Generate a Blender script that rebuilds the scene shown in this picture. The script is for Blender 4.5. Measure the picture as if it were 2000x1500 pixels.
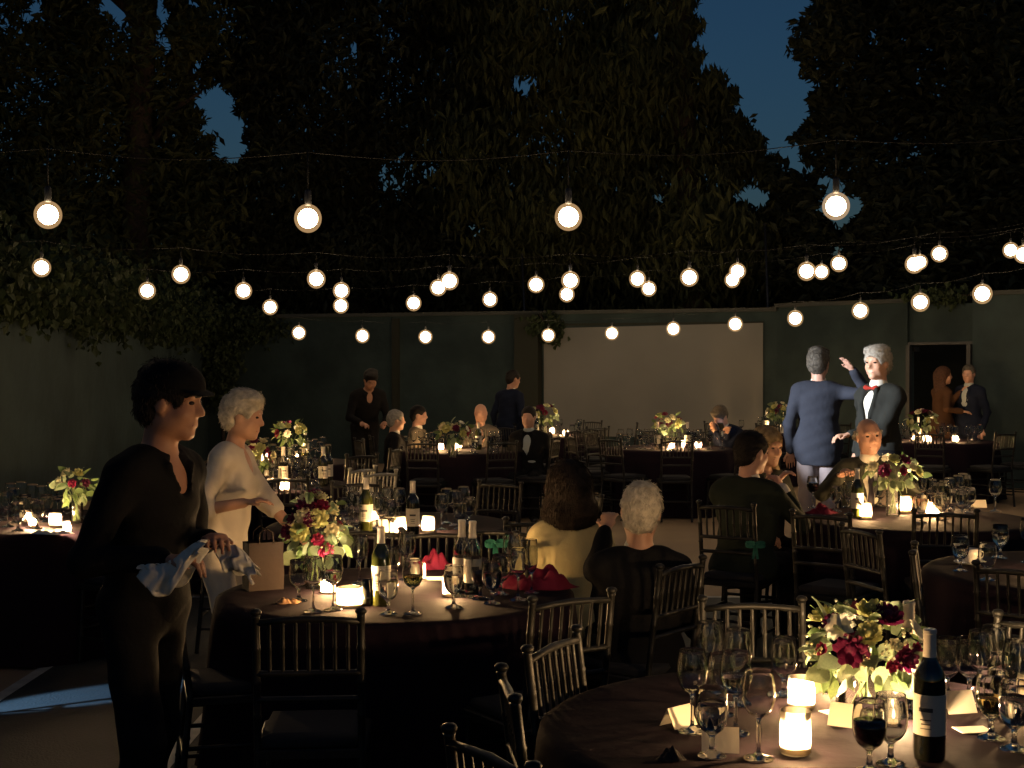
import bpy, math, random
import numpy as np
from mathutils import Vector, Matrix

for o in list(bpy.data.objects):
    bpy.data.objects.remove(o)
random.seed(11)
rng = np.random.default_rng(7)
sc = bpy.context.scene
COL = sc.collection
R = math.radians

# ------------------------------------------------------------------ camera
F = 2650.0          # focal length in pixels of a 2000 px wide frame
CAMH, HORIZ = 1.68, 720.0
cam_d = bpy.data.cameras.new('camera')
cam = bpy.data.objects.new('camera', cam_d)
COL.objects.link(cam)
cam.location = (0, 0, CAMH)
cam.rotation_euler = (R(90) - math.atan((750 - HORIZ) / F), 0, 0)
cam_d.sensor_width = 36.0
cam_d.lens = 36.0 * F / 2000.0
cam_d.clip_start = 0.05
cam_d.clip_end = 2000
sc.camera = cam

# ------------------------------------------------------------------ dusk sky
w = bpy.data.worlds.new('World')
sc.world = w
w.use_nodes = True
nt = w.node_tree
bg = nt.nodes['Background']
sky = nt.nodes.new('ShaderNodeTexSky')
sky.sky_type = 'NISHITA'
sky.sun_disc = False
sky.sun_elevation = R(2.0)
sky.sun_rotation = R(180)
sky.air_density = 1.0
sky.dust_density = 0.3
sky.ozone_density = 3.8
nt.links.new(sky.outputs[0], bg.inputs[0])
bg.inputs[1].default_value = 0.052
sd = bpy.data.lights.new('sun', 'SUN')
sun = bpy.data.objects.new('sun', sd)
COL.objects.link(sun)
sd.energy = 0.002
sd.angle = R(30)
sd.color = (0.6, 0.75, 1.0)
sun.rotation_euler = (R(88), 0, 0)

def spot(name, loc, target, size, energy, col, blend, rad):
    l = bpy.data.lights.new(name, 'SPOT')
    l.energy = energy; l.color = col; l.spot_size = R(size); l.spot_blend = blend
    l.shadow_soft_size = rad
    o = bpy.data.objects.new(name, l)
    COL.objects.link(o)
    o.location = loc
    o.rotation_euler = (Vector(target) - Vector(loc)).to_track_quat('-Z', 'Y').to_euler()
    return o
# the beam that catches the two standing men, and the cold beam that grazes the floor at the left
spot('projector_beam', (-4.6, 8.6, 2.35), (2.95, 11.5, 1.40), 16, 7500, (0.88, 0.93, 1.0), 0.35, 0.04)
spot('floor_beam', (-4.75, 5.05, 1.05), (-2.15, 6.92, 0.0), 7.6, 2400, (0.28, 0.55, 1.0), 0.5, 0.02)

sc.view_settings.view_transform = 'Standard'
sc.view_settings.look = 'None'
sc.view_settings.exposure = 0.0
sc.view_settings.gamma = 1.0
sc.view_settings.use_curve_mapping = False
sc.render.engine = 'CYCLES'
cy = sc.cycles
cy.use_denoising = True
cy.denoiser = 'OPENIMAGEDENOISE'
cy.max_bounces = 8
cy.diffuse_bounces = 2
cy.glossy_bounces = 4
cy.transmission_bounces = 8
cy.transparent_max_bounces = 12
cy.sample_clamp_indirect = 4.0
cy.sample_clamp_direct = 0.0
cy.use_light_tree = True
cy.caustics_reflective = True
cy.caustics_refractive = True
cy.blur_glossy = 0.5

# ------------------------------------------------------------------ placing
def at(px, py, d):
    """world point seen at photo pixel (px, py), d metres ahead"""
    return ((px - 1000) * d / F, d, CAMH - (py - HORIZ) * d / F)
def dz(py, z):
    """distance at which height z is seen at photo row py"""
    return (CAMH - z) * F / (py - HORIZ)
def on(px, py, z=0.75):
    d = dz(py, z)
    return ((px - 1000) * d / F, d, z)

# ------------------------------------------------------------------ objects
def obj(name, me, parent=None, loc=None, rz=0.0):
    o = bpy.data.objects.new(name, me)
    COL.objects.link(o)
    if parent is not None:
        o.parent = parent
    if loc is not None:
        o.location = loc
    o.rotation_euler[2] = rz
    return o
def thing(name, label, cat, loc=(0, 0, 0), rz=0.0, group=None, me=None):
    o = obj(name, me, None, loc, rz)
    o['label'] = label
    o['category'] = cat
    if group:
        o['group'] = group
    return o
def copy_tree(o, parent=None):
    c = o.copy()
    COL.objects.link(c)
    c.parent = parent
    for ch in o.children:
        copy_tree(ch, c)
    return c
ORD = ['first', 'second', 'third', 'fourth', 'fifth', 'sixth', 'seventh', 'eighth', 'ninth', 'tenth',
       'eleventh', 'twelfth', 'thirteenth', 'fourteenth', 'fifteenth', 'sixteenth', 'seventeenth', 'eighteenth',
       'nineteenth', 'twentieth', 'twenty-first', 'twenty-second', 'twenty-third', 'twenty-fourth', 'twenty-fifth', 'twenty-sixth', 'twenty-seventh', 'twenty-eighth', 'twenty-ninth', 'thirtieth', 'thirty-first', 'thirty-second']

def fast_mesh(name, V, Q, mat=None, smooth=True):
    V = np.asarray(V, dtype=np.float32); Q = np.asarray(Q, dtype=np.int32)
    k = Q.shape[1]
    me = bpy.data.meshes.new(name)
    me.vertices.add(len(V)); me.vertices.foreach_set('co', V.ravel())
    me.loops.add(Q.size); me.loops.foreach_set('vertex_index', Q.ravel())
    me.polygons.add(len(Q))
    me.polygons.foreach_set('loop_start', np.arange(0, Q.size, k, dtype=np.int32))
    me.polygons.foreach_set('use_smooth', np.full(len(Q), smooth, dtype=bool))
    me.update(calc_edges=True)
    if mat:
        me.materials.append(mat)
    return me

class MB:
    """collects shapes; mesh() makes one mesh of them"""
    def __init__(s):
        s.v = []; s.f = []; s.m = []; s.mi = 0
    def _add(s, vs, fs):
        b = len(s.v)
        s.v.extend(vs)
        for f in fs:
            s.f.append(tuple(i + b for i in f)); s.m.append(s.mi)
    def box(s, c, sz, rz=0.0, rot=None):
        M = rot if rot is not None else Matrix.Rotation(rz, 3, 'Z')
        vs = []
        for z in (-.5, .5):
            for x, y in ((-.5, -.5), (.5, -.5), (.5, .5), (-.5, .5)):
                p = M @ Vector((x * sz[0], y * sz[1], z * sz[2]))
                vs.append((c[0] + p.x, c[1] + p.y, c[2] + p.z))
        s._add(vs, [(3, 2, 1, 0), (4, 5, 6, 7), (0, 1, 5, 4), (1, 2, 6, 5), (2, 3, 7, 6), (3, 0, 4, 7)])
    def path(s, pts, rad, n=8, cap=True):
        """tube along points, a radius each"""
        pts = [Vector(p) for p in pts]
        if not hasattr(rad, '__len__'):
            rad = [rad] * len(pts)
        t0 = (pts[1] - pts[0]).normalized()
        up = Vector((0, 0, 1)) if abs(t0.z) < .9 else Vector((0, 1, 0))
        vs = []
        for i, p in enumerate(pts):
            t = (pts[min(i + 1, len(pts) - 1)] - pts[max(i - 1, 0)])
            t = t.normalized() if t.length > 1e-9 else t0
            a = t.cross(up).normalized(); b = a.cross(t).normalized()
            for k in range(n):
                an = 2 * math.pi * k / n
                q = p + (a * math.cos(an) + b * math.sin(an)) * rad[i]
                vs.append(tuple(q))
        fs = []
        for i in range(len(pts) - 1):
            for k in range(n):
                k2 = (k + 1) % n
                fs.append((i * n + k, i * n + k2, (i + 1) * n + k2, (i + 1) * n + k))
        if cap:
            fs.append(tuple(reversed(range(n)))); fs.append(tuple(range((len(pts) - 1) * n, len(pts) * n)))
        s._add(vs, fs)
    def lathe(s, prof, n=20, c=(0, 0, 0), sharp=False):
        if sharp:
            for a_, b_ in zip(prof, prof[1:]):
                s.lathe([a_, b_], n, c)
            return
        vs = []; ring = []
        for r, z in prof:
            if r < 1e-6:
                ring.append([len(vs)]); vs.append((c[0], c[1], c[2] + z))
            else:
                ring.append(list(range(len(vs), len(vs) + n)))
                for k in range(n):
                    a = 2 * math.pi * k / n
                    vs.append((c[0] + r * math.cos(a), c[1] + r * math.sin(a), c[2] + z))
        fs = []
        for A, B in zip(ring, ring[1:]):
            for k in range(n):
                k2 = (k + 1) % n
                if len(A) == 1 and len(B) == 1: continue
                if len(A) == 1: fs.append((A[0], B[k2], B[k]))
                elif len(B) == 1: fs.append((A[k], A[k2], B[0]))
                else: fs.append((A[k], A[k2], B[k2], B[k]))
        s._add(vs, fs)
    def grid(s, P):
        """P[i][j] points -> quads"""
        n = len(P); m = len(P[0])
        s._add([tuple(p) for r in P for p in r],
               [(i * m + j, i * m + j + 1, (i + 1) * m + j + 1, (i + 1) * m + j) for i in range(n - 1) for j in range(m - 1)])
    def mesh(s, name, mats, smooth=True):
        me = bpy.data.meshes.new(name)
        me.from_pydata(s.v, [], s.f)
        if not isinstance(mats, (list, tuple)): mats = [mats]
        for m in mats: me.materials.append(m)
        if smooth:
            me.polygons.foreach_set('use_smooth', np.full(len(s.f), True, dtype=bool))
        if len(mats) > 1:
            me.polygons.foreach_set('material_index', np.array(s.m, dtype=np.int32))
        me.update()
        return me

# ------------------------------------------------------------------ materials
def mat(name, col, rough=0.6, spec=0.5, bump=None, vary=None, metal=0.0, coat=0.0, sheen=0.0, trans=0.0):
    """bump=(scale, strength, dist); vary=(scale, amount, second colour)"""
    m = bpy.data.materials.new(name)
    m.use_nodes = True
    n = m.node_tree; b = n.nodes['Principled BSDF']
    b.inputs['Base Color'].default_value = (*col, 1)
    b.inputs['Roughness'].default_value = rough
    b.inputs['Specular IOR Level'].default_value = spec
    b.inputs['Metallic'].default_value = metal
    b.inputs['Coat Weight'].default_value = coat
    b.inputs['Sheen Weight'].default_value = sheen
    tc = None
    if bump or vary:
        tc = n.nodes.new('ShaderNodeTexCoord')
    if vary:
        sca, amt, c2 = vary
        t = n.nodes.new('ShaderNodeTexNoise'); t.inputs['Scale'].default_value = sca; t.inputs['Detail'].default_value = 6
        n.links.new(tc.outputs['Object'], t.inputs['Vector'])
        rp = n.nodes.new('ShaderNodeMapRange'); rp.inputs[1].default_value = .35; rp.inputs[2].default_value = .65
        rp.inputs[4].default_value = amt
        n.links.new(t.outputs['Fac'], rp.inputs[0])
        mx = n.nodes.new('ShaderNodeMix'); mx.data_type = 'RGBA'
        mx.inputs[6].default_value = (*col, 1); mx.inputs[7].default_value = (*c2, 1)
        n.links.new(rp.outputs[0], mx.inputs[0])
        n.links.new(mx.outputs[2], b.inputs['Base Color'])
    if bump:
        sca, st, di = bump
        t = n.nodes.new('ShaderNodeTexNoise'); t.inputs['Scale'].default_value = sca; t.inputs['Detail'].default_value = 5
        n.links.new(tc.outputs['Object'], t.inputs['Vector'])
        bp = n.nodes.new('ShaderNodeBump'); bp.inputs['Strength'].default_value = st; bp.inputs['Distance'].default_value = di
        n.links.new(t.outputs['Fac'], bp.inputs['Height'])
        n.links.new(bp.outputs[0], b.inputs['Normal'])
    if trans:
        tr = n.nodes.new('ShaderNodeBsdfTranslucent')
        tr.inputs[0].default_value = (*[min(1, c * 1.2) for c in col], 1)
        if vary: n.links.new(mx.outputs[2], tr.inputs[0])
        ms = n.nodes.new('ShaderNodeMixShader'); ms.inputs[0].default_value = trans
        n.links.new(b.outputs[0], ms.inputs[1]); n.links.new(tr.outputs[0], ms.inputs[2])
        n.links.new(ms.outputs[0], n.nodes['Material Output'].inputs[0])
    return m
def emit(name, col, s):
    m = bpy.data.materials.new(name); m.use_nodes = True
    n = m.node_tree; n.nodes.remove(n.nodes['Principled BSDF'])
    e = n.nodes.new('ShaderNodeEmission'); e.inputs[0].default_value = (*col, 1); e.inputs[1].default_value = s
    n.links.new(e.outputs[0], n.nodes['Material Output'].inputs[0])
    return m
def glassmat(name, col=(.97, .98, .97), ior=1.47, rough=0.0):
    m = bpy.data.materials.new(name); m.use_nodes = True
    n = m.node_tree; n.nodes.remove(n.nodes['Principled BSDF'])
    g = n.nodes.new('ShaderNodeBsdfGlass'); g.inputs['Color'].default_value = (*col, 1)
    g.inputs['IOR'].default_value = ior; g.inputs['Roughness'].default_value = rough
    n.links.new(g.outputs[0], n.nodes['Material Output'].inputs[0])
    return m
def thinglass(name, frost, col=(1, 1, 1), gloss=.03, ior=1.45):
    """thin glass wall: clear + frosted share + a fresnel reflection"""
    m = bpy.data.materials.new(name); m.use_nodes = True
    n = m.node_tree; n.nodes.remove(n.nodes['Principled BSDF'])
    tr = n.nodes.new('ShaderNodeBsdfTransparent'); tr.inputs[0].default_value = (*col, 1)
    tl = n.nodes.new('ShaderNodeBsdfTranslucent'); tl.inputs[0].default_value = (*[c * .95 for c in col], 1)
    gl = n.nodes.new('ShaderNodeBsdfGlossy'); gl.inputs['Roughness'].default_value = gloss
    fr = n.nodes.new('ShaderNodeFresnel'); fr.inputs[0].default_value = ior
    a = n.nodes.new('ShaderNodeMixShader'); a.inputs[0].default_value = frost
    b = n.nodes.new('ShaderNodeMixShader')
    n.links.new(tr.outputs[0], a.inputs[1]); n.links.new(tl.outputs[0], a.inputs[2])
    if ior > 1.2: n.links.new(fr.outputs[0], b.inputs[0])
    else: b.inputs[0].default_value = 0.0          # soft coated globe, no sheen
    n.links.new(a.outputs[0], b.inputs[1]); n.links.new(gl.outputs[0], b.inputs[2])
    n.links.new(b.outputs[0], n.nodes['Material Output'].inputs[0])
    return m

M = {}
M['ground'] = mat('asphalt', (.045, .042, .036), .85, .3, (60, .5, .01), (1.3, 1, (.03, .028, .025)))
M['court'] = mat('court_green', (.046, .047, .040), .75, .35, (90, .5, .008), (1.9, 1, (.030, .031, .027)))
M['apron'] = mat('court_tan', (.40, .28, .155), .8, .3, (90, .35, .006), (0.9, 1, (.32, .22, .13)))
M['line'] = mat('line_paint', (.55, .52, .45), .7, .3, (40, .4, .004), (9, .7, (.35, .33, .28)))
M['wall'] = mat('painted_wall', (.030, .049, .048), .8, .3, (7, .5, .02), (1.7, 1, (.017, .029, .029)))
M['wall2'] = mat('painted_wall_grey', (.036, .057, .058), .8, .3, (7, .5, .02), (1.5, 1, (.023, .037, .038)))
M['cope'] = mat('wall_coping', (.05, .055, .05), .8, .3, (15, .4, .01), (2, 1, (.06, .06, .05)))
M['pier'] = mat('wall_pier', (.028, .030, .022), .85, .2, (9, .4, .01))
M['screen'] = mat('screen_fabric', (.185, .185, .170), .9, .1, (2.2, .3, .03), (1.1, .6, (.150, .150, .136)))
M['metal'] = mat('galvanised', (.05, .05, .05), .45, .5, (30, .2, .004), None, .6)
M['black_metal'] = mat('black_metal', (.02, .02, .02), .5)
M['wire'] = mat('cable_rubber', (.012, .012, .011), .7, .2)
M['bark'] = mat('bark', (.10, .070, .048), .9, .2, (9, 1, .06), (3, 1, (.055, .04, .03)))
M['bark_dark'] = mat('bark_dark', (.045, .036, .028), .9, .2, (9, 1, .06))
M['leaf_a'] = mat('leaf_olive', (.12, .125, .045), .6, .3, None, (.55, 1, (.07, .08, .030)), trans=.35)
M['leaf_b'] = mat('leaf_dark', (.062, .068, .034), .6, .3, None, (.6, 1, (.040, .046, .024)), trans=.3)
M['leaf_c'] = mat('leaf_mid', (.065, .082, .030), .6, .3, None, (.7, 1, (.036, .048, .022)), trans=.3)
M['ivy'] = mat('ivy_leaf', (.046, .066, .026), .6, .3, None, (1.2, 1, (.026, .038, .016)), trans=.3)
M['bulb'] = emit('bulb_glow', (1.0, .72, .42), 40)
def halo_globe():
    """clear shell round the bulb, with emission added to stand for its halo"""
    m = emit('bulb_halo', (1.0, .60, .27), .20); n = m.node_tree
    e = [q for q in n.nodes if q.type == 'EMISSION'][0]
    t = n.nodes.new('ShaderNodeBsdfTransparent'); a = n.nodes.new('ShaderNodeAddShader')
    n.links.new(e.outputs[0], a.inputs[0]); n.links.new(t.outputs[0], a.inputs[1])
    n.links.new(a.outputs[0], n.nodes['Material Output'].inputs[0])
    try: m.cycles.emission_sampling = 'NONE'
    except Exception: pass
    return m
M['globe'] = halo_globe()
M['socket'] = mat('socket_plastic', (.02, .02, .02), .5)
M['flame'] = emit('flame', (1.0, .67, .36), 12500)
M['cloth'] = mat('plum_cloth', (.0160, .0096, .0150), .9, .06, (3.4, .35, .03), (2.2, .6, (.0118, .0072, .0112)))
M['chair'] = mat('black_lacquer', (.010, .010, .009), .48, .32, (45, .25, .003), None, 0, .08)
M['chair_lit'] = mat('lit_lacquer', (.30, .29, .25), .35, .5, (45, .15, .003), None, .3)  # paler copy of the chair lacquer, the light on it put into the colour
M['cushion'] = mat('seat_pad', (.02, .02, .022), .8, .3, (30, .3, .004))
M['glass'] = glassmat('clear_glass')
M['pane'] = thinglass('thin_clear_glass', .02)
M['frost'] = thinglass('frosted_votive', .40, (1.0, .93, .82))
M['clearvotive'] = thinglass('clear_votive', .18, (1.0, .97, .92))
M['wax'] = mat('candle_wax', (.85, .76, .58), .5, .4, trans=.75)
M['water'] = glassmat('water', (.99, .99, .99), 1.33)
M['redwine'] = mat('red_wine', (.020, .002, .006), .05, .5, coat=.5)
M['whitewine'] = glassmat('white_wine', (.95, .88, .55), 1.34)
M['bottle_green'] = mat('bottle_green', (.035, .040, .008), .06, .6, coat=.6)
M['bottle_dark'] = mat('bottle_dark', (.008, .009, .006), .06, .6, coat=.6)
M['label_paper'] = mat('label_paper', (.62, .58, .48), .8, .2, (60, .1, .002), (14, .35, (.50, .46, .38)))
M['label_ink'] = mat('label_ink', (.06, .055, .05), .7)
M['foil_white'] = mat('foil_white', (.66, .60, .50), .35, .5)
M['foil_red'] = mat('foil_red', (.30, .02, .03), .35, .5)
M['card'] = mat('card_stock', (.66, .61, .50), .8, .2, (30, .1, .002))
M['china'] = mat('white_china', (.72, .69, .62), .18, .5)
M['napkin'] = mat('white_napkin', (.70, .67, .58), .85, .2, (22, .6, .01))
M['napkin_dark'] = mat('dark_napkin', (.02, .018, .02), .85, .2, (22, .6, .01))
M['red_cloth'] = mat('crimson_cloth', (.15, .008, .028), .85, .2, (20, .6, .01), (6, 1, (.10, .006, .028)))
M['teal'] = mat('teal_ribbon', (.010, .095, .072), .7, .3, (20, .4, .01))
M['paper_bag'] = mat('kraft_paper', (.017, .0105, .008), .8, .2, (14, .4, .01), (8, .6, (.013, .008, .006)))
M['food'] = mat('snack_crumbs', (.35, .20, .10), .8, .3, (40, .6, .01))
M['rose_yellow'] = mat('petal_yellow', (.54, .52, .20), .6, .3, None, (30, .6, (.46, .47, .20)), trans=.3)
M['rose_cream'] = mat('petal_cream', (.70, .64, .42), .6, .3, None, (30, .5, (.60, .58, .34)), trans=.3)
M['rose_white'] = mat('petal_white', (.78, .74, .60), .6, .3, trans=.3)
M['rose_plum'] = mat('petal_plum', (.13, .008, .045), .6, .3, None, (30, .6, (.08, .005, .04)), trans=.2)
M['rose_red'] = mat('petal_crimson', (.21, .010, .045), .6, .3, None, (30, .5, (.15, .008, .04)), trans=.25)
M['leaf_bq'] = mat('bouquet_leaf', (.13, .19, .07), .5, .4, None, (14, 1, (.09, .14, .05)), trans=.3)
M['leaf_euc'] = mat('eucalyptus_leaf', (.22, .27, .16), .6, .3, None, (14, .8, (.16, .21, .12)), trans=.3)
M['stemgreen'] = mat('flower_stem', (.08, .12, .04), .6)
# ================================================================== the setting
def sheet(name, pts, z, m):
    mb = MB(); mb._add([(x, y, z) for x, y in pts], [tuple(range(len(pts)))])
    o = obj(name, mb.mesh(name, m, False)); o['kind'] = 'structure'
    return o
sheet('ground', [(-400, -300), (400, -300), (400, 700), (-400, 700)], 0.0, M['ground'])
sheet('court_apron', [(-5.6, -4), (9.0, -4), (9.0, 26), (-5.6, 26)], 0.004, M['apron'])
sheet('court_surface', [(-2.60, -3.5), (8.4, -3.5), (8.4, 9.9), (-2.60, 9.9)], 0.008, M['court'])
for n, pts in (('court_line', [(-2.64, -3.5), (-2.57, -3.5), (-2.57, 9.93), (-2.64, 9.93)]),
               ('court_line', [(-1.50, -3.5), (-1.43, -3.5), (-1.43, 9.86), (-1.50, 9.86)]),
               ('court_line', [(-2.57, 9.87), (8.4, 9.87), (8.4, 9.93), (-2.57, 9.93)])):
    sheet(n, pts, 0.012, M['line'])

def wall_part(name, p0, p1, z0, z1, th, m, parent=None, off=0.0):
    """upright slab from p0 to p1; off shifts it towards the camera side"""
    a = Vector((p0[0], p0[1], 0)); b = Vector((p1[0], p1[1], 0))
    t = (b - a).normalized(); nrm = Vector((t.y, -t.x, 0))
    c = (a + b) / 2 + nrm * off + Vector((0, 0, (z0 + z1) / 2))
    mb = MB(); mb.box(c, ((b - a).length, th, z1 - z0), math.atan2(t.y, t.x))
    return obj(name, mb.mesh(name, m, False), parent)
def lerp(a, b, t):
    return (a[0] + (b[0] - a[0]) * t, a[1] + (b[1] - a[1]) * t)
def hit(p0, p1, px):
    """point of the line p0-p1 seen in photo column px"""
    k = (px - 1000) / F
    t = (k * p0[1] - p0[0]) / ((p1[0] - p0[0]) - k * (p1[1] - p0[1]))
    return lerp(p0, p1, t)
WA, WB = (-5.6, 25.0), (4.25, 21.8)
WC = (8.9, 17.1)
WL = (-4.95, 4.0)
# back wall
wb = thing('garden_wall', 'long dark green garden wall behind the tables, carrying the screen', 'wall')
wall_part('wall_face', WA, WB, 0, 2.60, .2, M['wall'], wb, -.1)
wall_part('coping', WA, WB, 2.60, 2.66, .30, M['cope'], wb, -.08)
p = [hit(WA, WB, x) for x in (768, 781, 1012, 1058)]
wall_part('pier', p[0], p[1], 0, 2.56, .06, M['pier'], wb, .033)
wall_part('pier', p[2], p[3], 0, 2.597, .22, M['pier'], wb, .113)
# left wall
wl = thing('garden_wall', 'grey green wall along the left side under the ivy', 'wall')
wall_part('wall_face', WL, WA, 0, 2.45, .2, M['wall2'], wl, -.1)
wall_part('coping', WL, WA, 2.45, 2.51, .30, M['cope'], wl, -.08)
# wall with the doorway
g0, g1 = hit(WB, WC, 1772), hit(WB, WC, 1899)
wr = thing('garden_wall', 'dark wall between the screen and the doorway', 'wall')
wall_part('wall_face', WB, g0, 0, 2.66, .2, M['wall'], wr, -.1)
wall_part('coping', WB, g0, 2.66, 2.72, .30, M['cope'], wr, -.08)
wr2 = thing('garden_wall', 'grey green wall right of the doorway', 'wall')
wall_part('wall_face', g1, WC, 0, 2.72, .2, M['wall2'], wr2, -.1)
wall_part('coping', g1, WC, 2.72, 2.78, .30, M['cope'], wr2, -.08)
gt = thing('doorway', 'open doorway with pale metal posts in the wall behind the couple', 'doorway')
wall_part('transom_panel', g0, g1, 2.07, 2.62, .08, M['wall'], gt, -.1)
wall_part('lintel', g0, g1, 2.03, 2.07, .10, M['metal'], gt, -.06)
u = (Vector((g1[0] - g0[0], g1[1] - g0[1], 0))).normalized()
for g, s_ in ((g0, 1), (g1, -1)):
    q = (g[0] + u.x * .035 * s_, g[1] + u.y * .035 * s_)
    wall_part('jamb', (q[0] - u.x * .03, q[1] - u.y * .03), (q[0] + u.x * .03, q[1] + u.y * .03), 0, 2.03, .07, M['metal'], gt, .02)
# hinge hardware seen as a small pale glint
mb = MB(); mb.box((g0[0] + u.x * .22, g0[1] + u.y * .22 + .25, 1.97), (.09, .05, .07), .4)
h_ = thing('door_closer', 'small pale metal bracket inside the top of the doorway', 'bracket', me=mb.mesh('door_closer', M['metal'], False))

wall_part('backing_panel', (g0[0] - 1.0, g0[1] + 2.3), (g1[0] + 1.6, g1[1] + 2.0), 0, 2.3, .05, M['pier'], thing('doorway_backing', 'black fence added behind the open doorway to keep it dark', 'backing'))  # dark sheet added so that the opening reads as black
# projection screen on the back wall
s0, s1 = hit(WA, WB, 1064), hit(WA, WB, 1491)
ps = thing('projection_screen', 'large blank beige projection screen on the back wall', 'screen')
def screen_mesh():
    a = Vector((s0[0], s0[1], 0)); b = Vector((s1[0], s1[1], 0))
    t = (b - a).normalized(); nr = Vector((t.y, -t.x, 0))
    P = []
    for i in range(9):
        row = []
        for j in range(25):
            fx = j / 24; fz = i / 8
            zt = (2.36 + .055 * fx)
            p_ = a.lerp(b, fx) + nr * (.05 + .012 * math.sin(fx * 19 + fz * 2) * fz) + Vector((0, 0, .55 + (zt - .55) * fz))
            row.append(p_)
        P.append(row)
    mb = MB(); mb.grid(P)
    return mb.mesh('fabric', M['screen'])
obj('fabric', screen_mesh(), ps)
wall_part('top_batten', s0, s1, 2.405, 2.44, .035, M['pier'], ps, .035)

# slender posts that carry the cables behind the wall
for px, y0, d, lb in ((1500, 440, 24.0, 'tall thin pale pole rising behind the wall right of the screen'),
                      (1026, 498, 26.0, 'faint thin pole rising behind the wall left of the screen')):
    x, y, z = at(px, y0, d)
    mb = MB(); mb.path([(x + .02, y, 0), (x, y, z * .6), (x - .06, y, z)], [.034, .03, .022], 8)
    pl_ = thing('cable_pole', lb, 'pole')
    obj('shaft', mb.mesh('shaft', M['metal']), pl_)
    mb = MB(); mb.lathe([(0, z + .03), (.03, z + .02), (.034, z), (.0, z - .01)], 8, (x - .06, y, 0))
    obj('cap', mb.mesh('cap', M['metal']), pl_)

# ------------------------------------------------------------------ foliage
def leaf_mesh(name, C, L, W, droop, m, spread=1.0):
    """a folded leaf (2 quads) at every centre"""
    n = len(C)
    az = rng.uniform(0, 2 * np.pi, n)
    el = -droop + rng.normal(0, .45 * spread, n)
    d = np.stack([np.cos(az) * np.cos(el), np.sin(az) * np.cos(el), np.sin(el)], 1)
    side = np.stack([-np.sin(az), np.cos(az), np.zeros(n)], 1)
    tw = rng.uniform(-1.2, 1.2, n)[:, None]
    nr = np.cross(d, side)
    side = side * np.cos(tw) + nr * np.sin(tw)
    nr = np.cross(d, side)
    s = rng.uniform(.65, 1.35, n)[:, None]
    l = L * s; w_ = W * s
    b = C - d * l * .5
    V = np.stack([b, b + d * l * .45 + side * w_ * .5 + nr * w_ * .18, b + d * l, b + d * l * .45 - side * w_ * .5 + nr * w_ * .18], 1).reshape(-1, 3)
    Q = np.arange(4 * n).reshape(n, 4)
    return fast_mesh(name, V, Q, m, False)

def inpoly(px, py, poly):
    r = np.zeros(px.shape, bool)
    n = len(poly)
    for i in range(n):
        x0, y0 = poly[i]; x1, y1 = poly[(i + 1) % n]
        c = ((y0 > py) != (y1 > py))
        with np.errstate(divide='ignore', invalid='ignore'):
            xx = (x1 - x0) * (py - y0) / (y1 - y0 + 1e-9) + x0
        r ^= c & (px < xx)
    return r
# openings between the crowns, as they outline against the sky
GAPS = [
    [(1352, -260), (1620, -260), (1600, 0), (1535, 85), (1560, 130), (1595, 170), (1575, 230), (1552, 280), (1590, 325), (1580, 350), (1530, 330), (1500, 285), (1440, 235), (1428, 170), (1362, 130)],
    [(1605, 345), (1640, 350), (1695, 400), (1685, 440), (1640, 452), (1605, 440), (1590, 400)],
    [(1615, 470), (1655, 468), (1655, 506), (1612, 508)],
    [(1440, 365), (1495, 360), (1515, 395), (1480, 428), (1440, 410)],
    [(1266, 372), (1300, 368), (1304, 405), (1262, 402)],
    [(194, -40), (250, -40), (257, 72), (200, 30)],
    [(294, -40), (336, -40), (336, 132), (310, 116)],
    [(369, 108), (407, 114), (388, 166), (369, 160)],
    [(374, 172), (445, 170), (472, 205), (492, 275), (462, 328), (428, 330), (400, 250)],
    [(688, 78), (722, 74), (716, 112), (694, 112)],
    [(744, 84), (784, 122), (764, 128)],
    [(1002, 142), (1048, 138), (1040, 188), (1006, 184)],
    [(1272, 44), (1302, 50), (1296, 84), (1272, 70)],
    [(1692, 48), (1724, 52), (1726, 78), (1700, 78)],
    [(1612, 158), (1652, 164), (1642, 182)],
    [(40, 0), (95, 5), (90, 45), (60, 40)],
    [(1180, 365), (1215, 372), (1200, 395)], [(915, 440), (945, 430), (935, 470), (905, 480)], [(820, 330), (850, 325), (850, 355), (825, 358)],
    [(360, 0), (400, 0), (390, 25), (362, 28)],
]
def crown(nclump, nleaf, xr, yr, d0, ds, clump_r, tree_gap=6.0):
    """leaf centres in clumps, within a stretch of the view, clear of the openings"""
    cx = rng.uniform(xr[0], xr[1], nclump); cyy = rng.uniform(yr[0], yr[1], nclump); cd = rng.normal(d0, ds, nclump)
    k = rng.integers(0, nclump, nleaf)
    rr = clump_r * rng.uniform(.6, 1.3, nclump)
    X = (cx[k] - 1000) * cd[k] / F + rng.normal(0, 1, nleaf) * rr[k] * .55
    Y = cd[k] + rng.normal(0, 1, nleaf) * rr[k] * .55
    Z = CAMH - (cyy[k] - HORIZ) * cd[k] / F + rng.normal(0, 1, nleaf) * rr[k] * .5
    px = 1000 + X / Y * F; py = HORIZ - (Z - CAMH) / Y * F
    jx = px + rng.normal(0, tree_gap, nleaf) + 9 * np.sin(py / 9.0 + px / 17.0); jy = py + rng.normal(0, tree_gap, nleaf) + 7 * np.sin(px / 11.0)
    keep = np.ones(nleaf, bool)
    for g in GAPS:
        keep &= ~inpoly(jx, jy, g)
    keep &= Z > .3
    return np.stack([X, Y, Z], 1)[keep]
def limbs(pts_r, m, name, parent):
    mb = MB()
    for pts, rad in pts_r:
        mb.path(pts, rad, 10)
    return obj(name, mb.mesh(name, m), parent)
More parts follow.
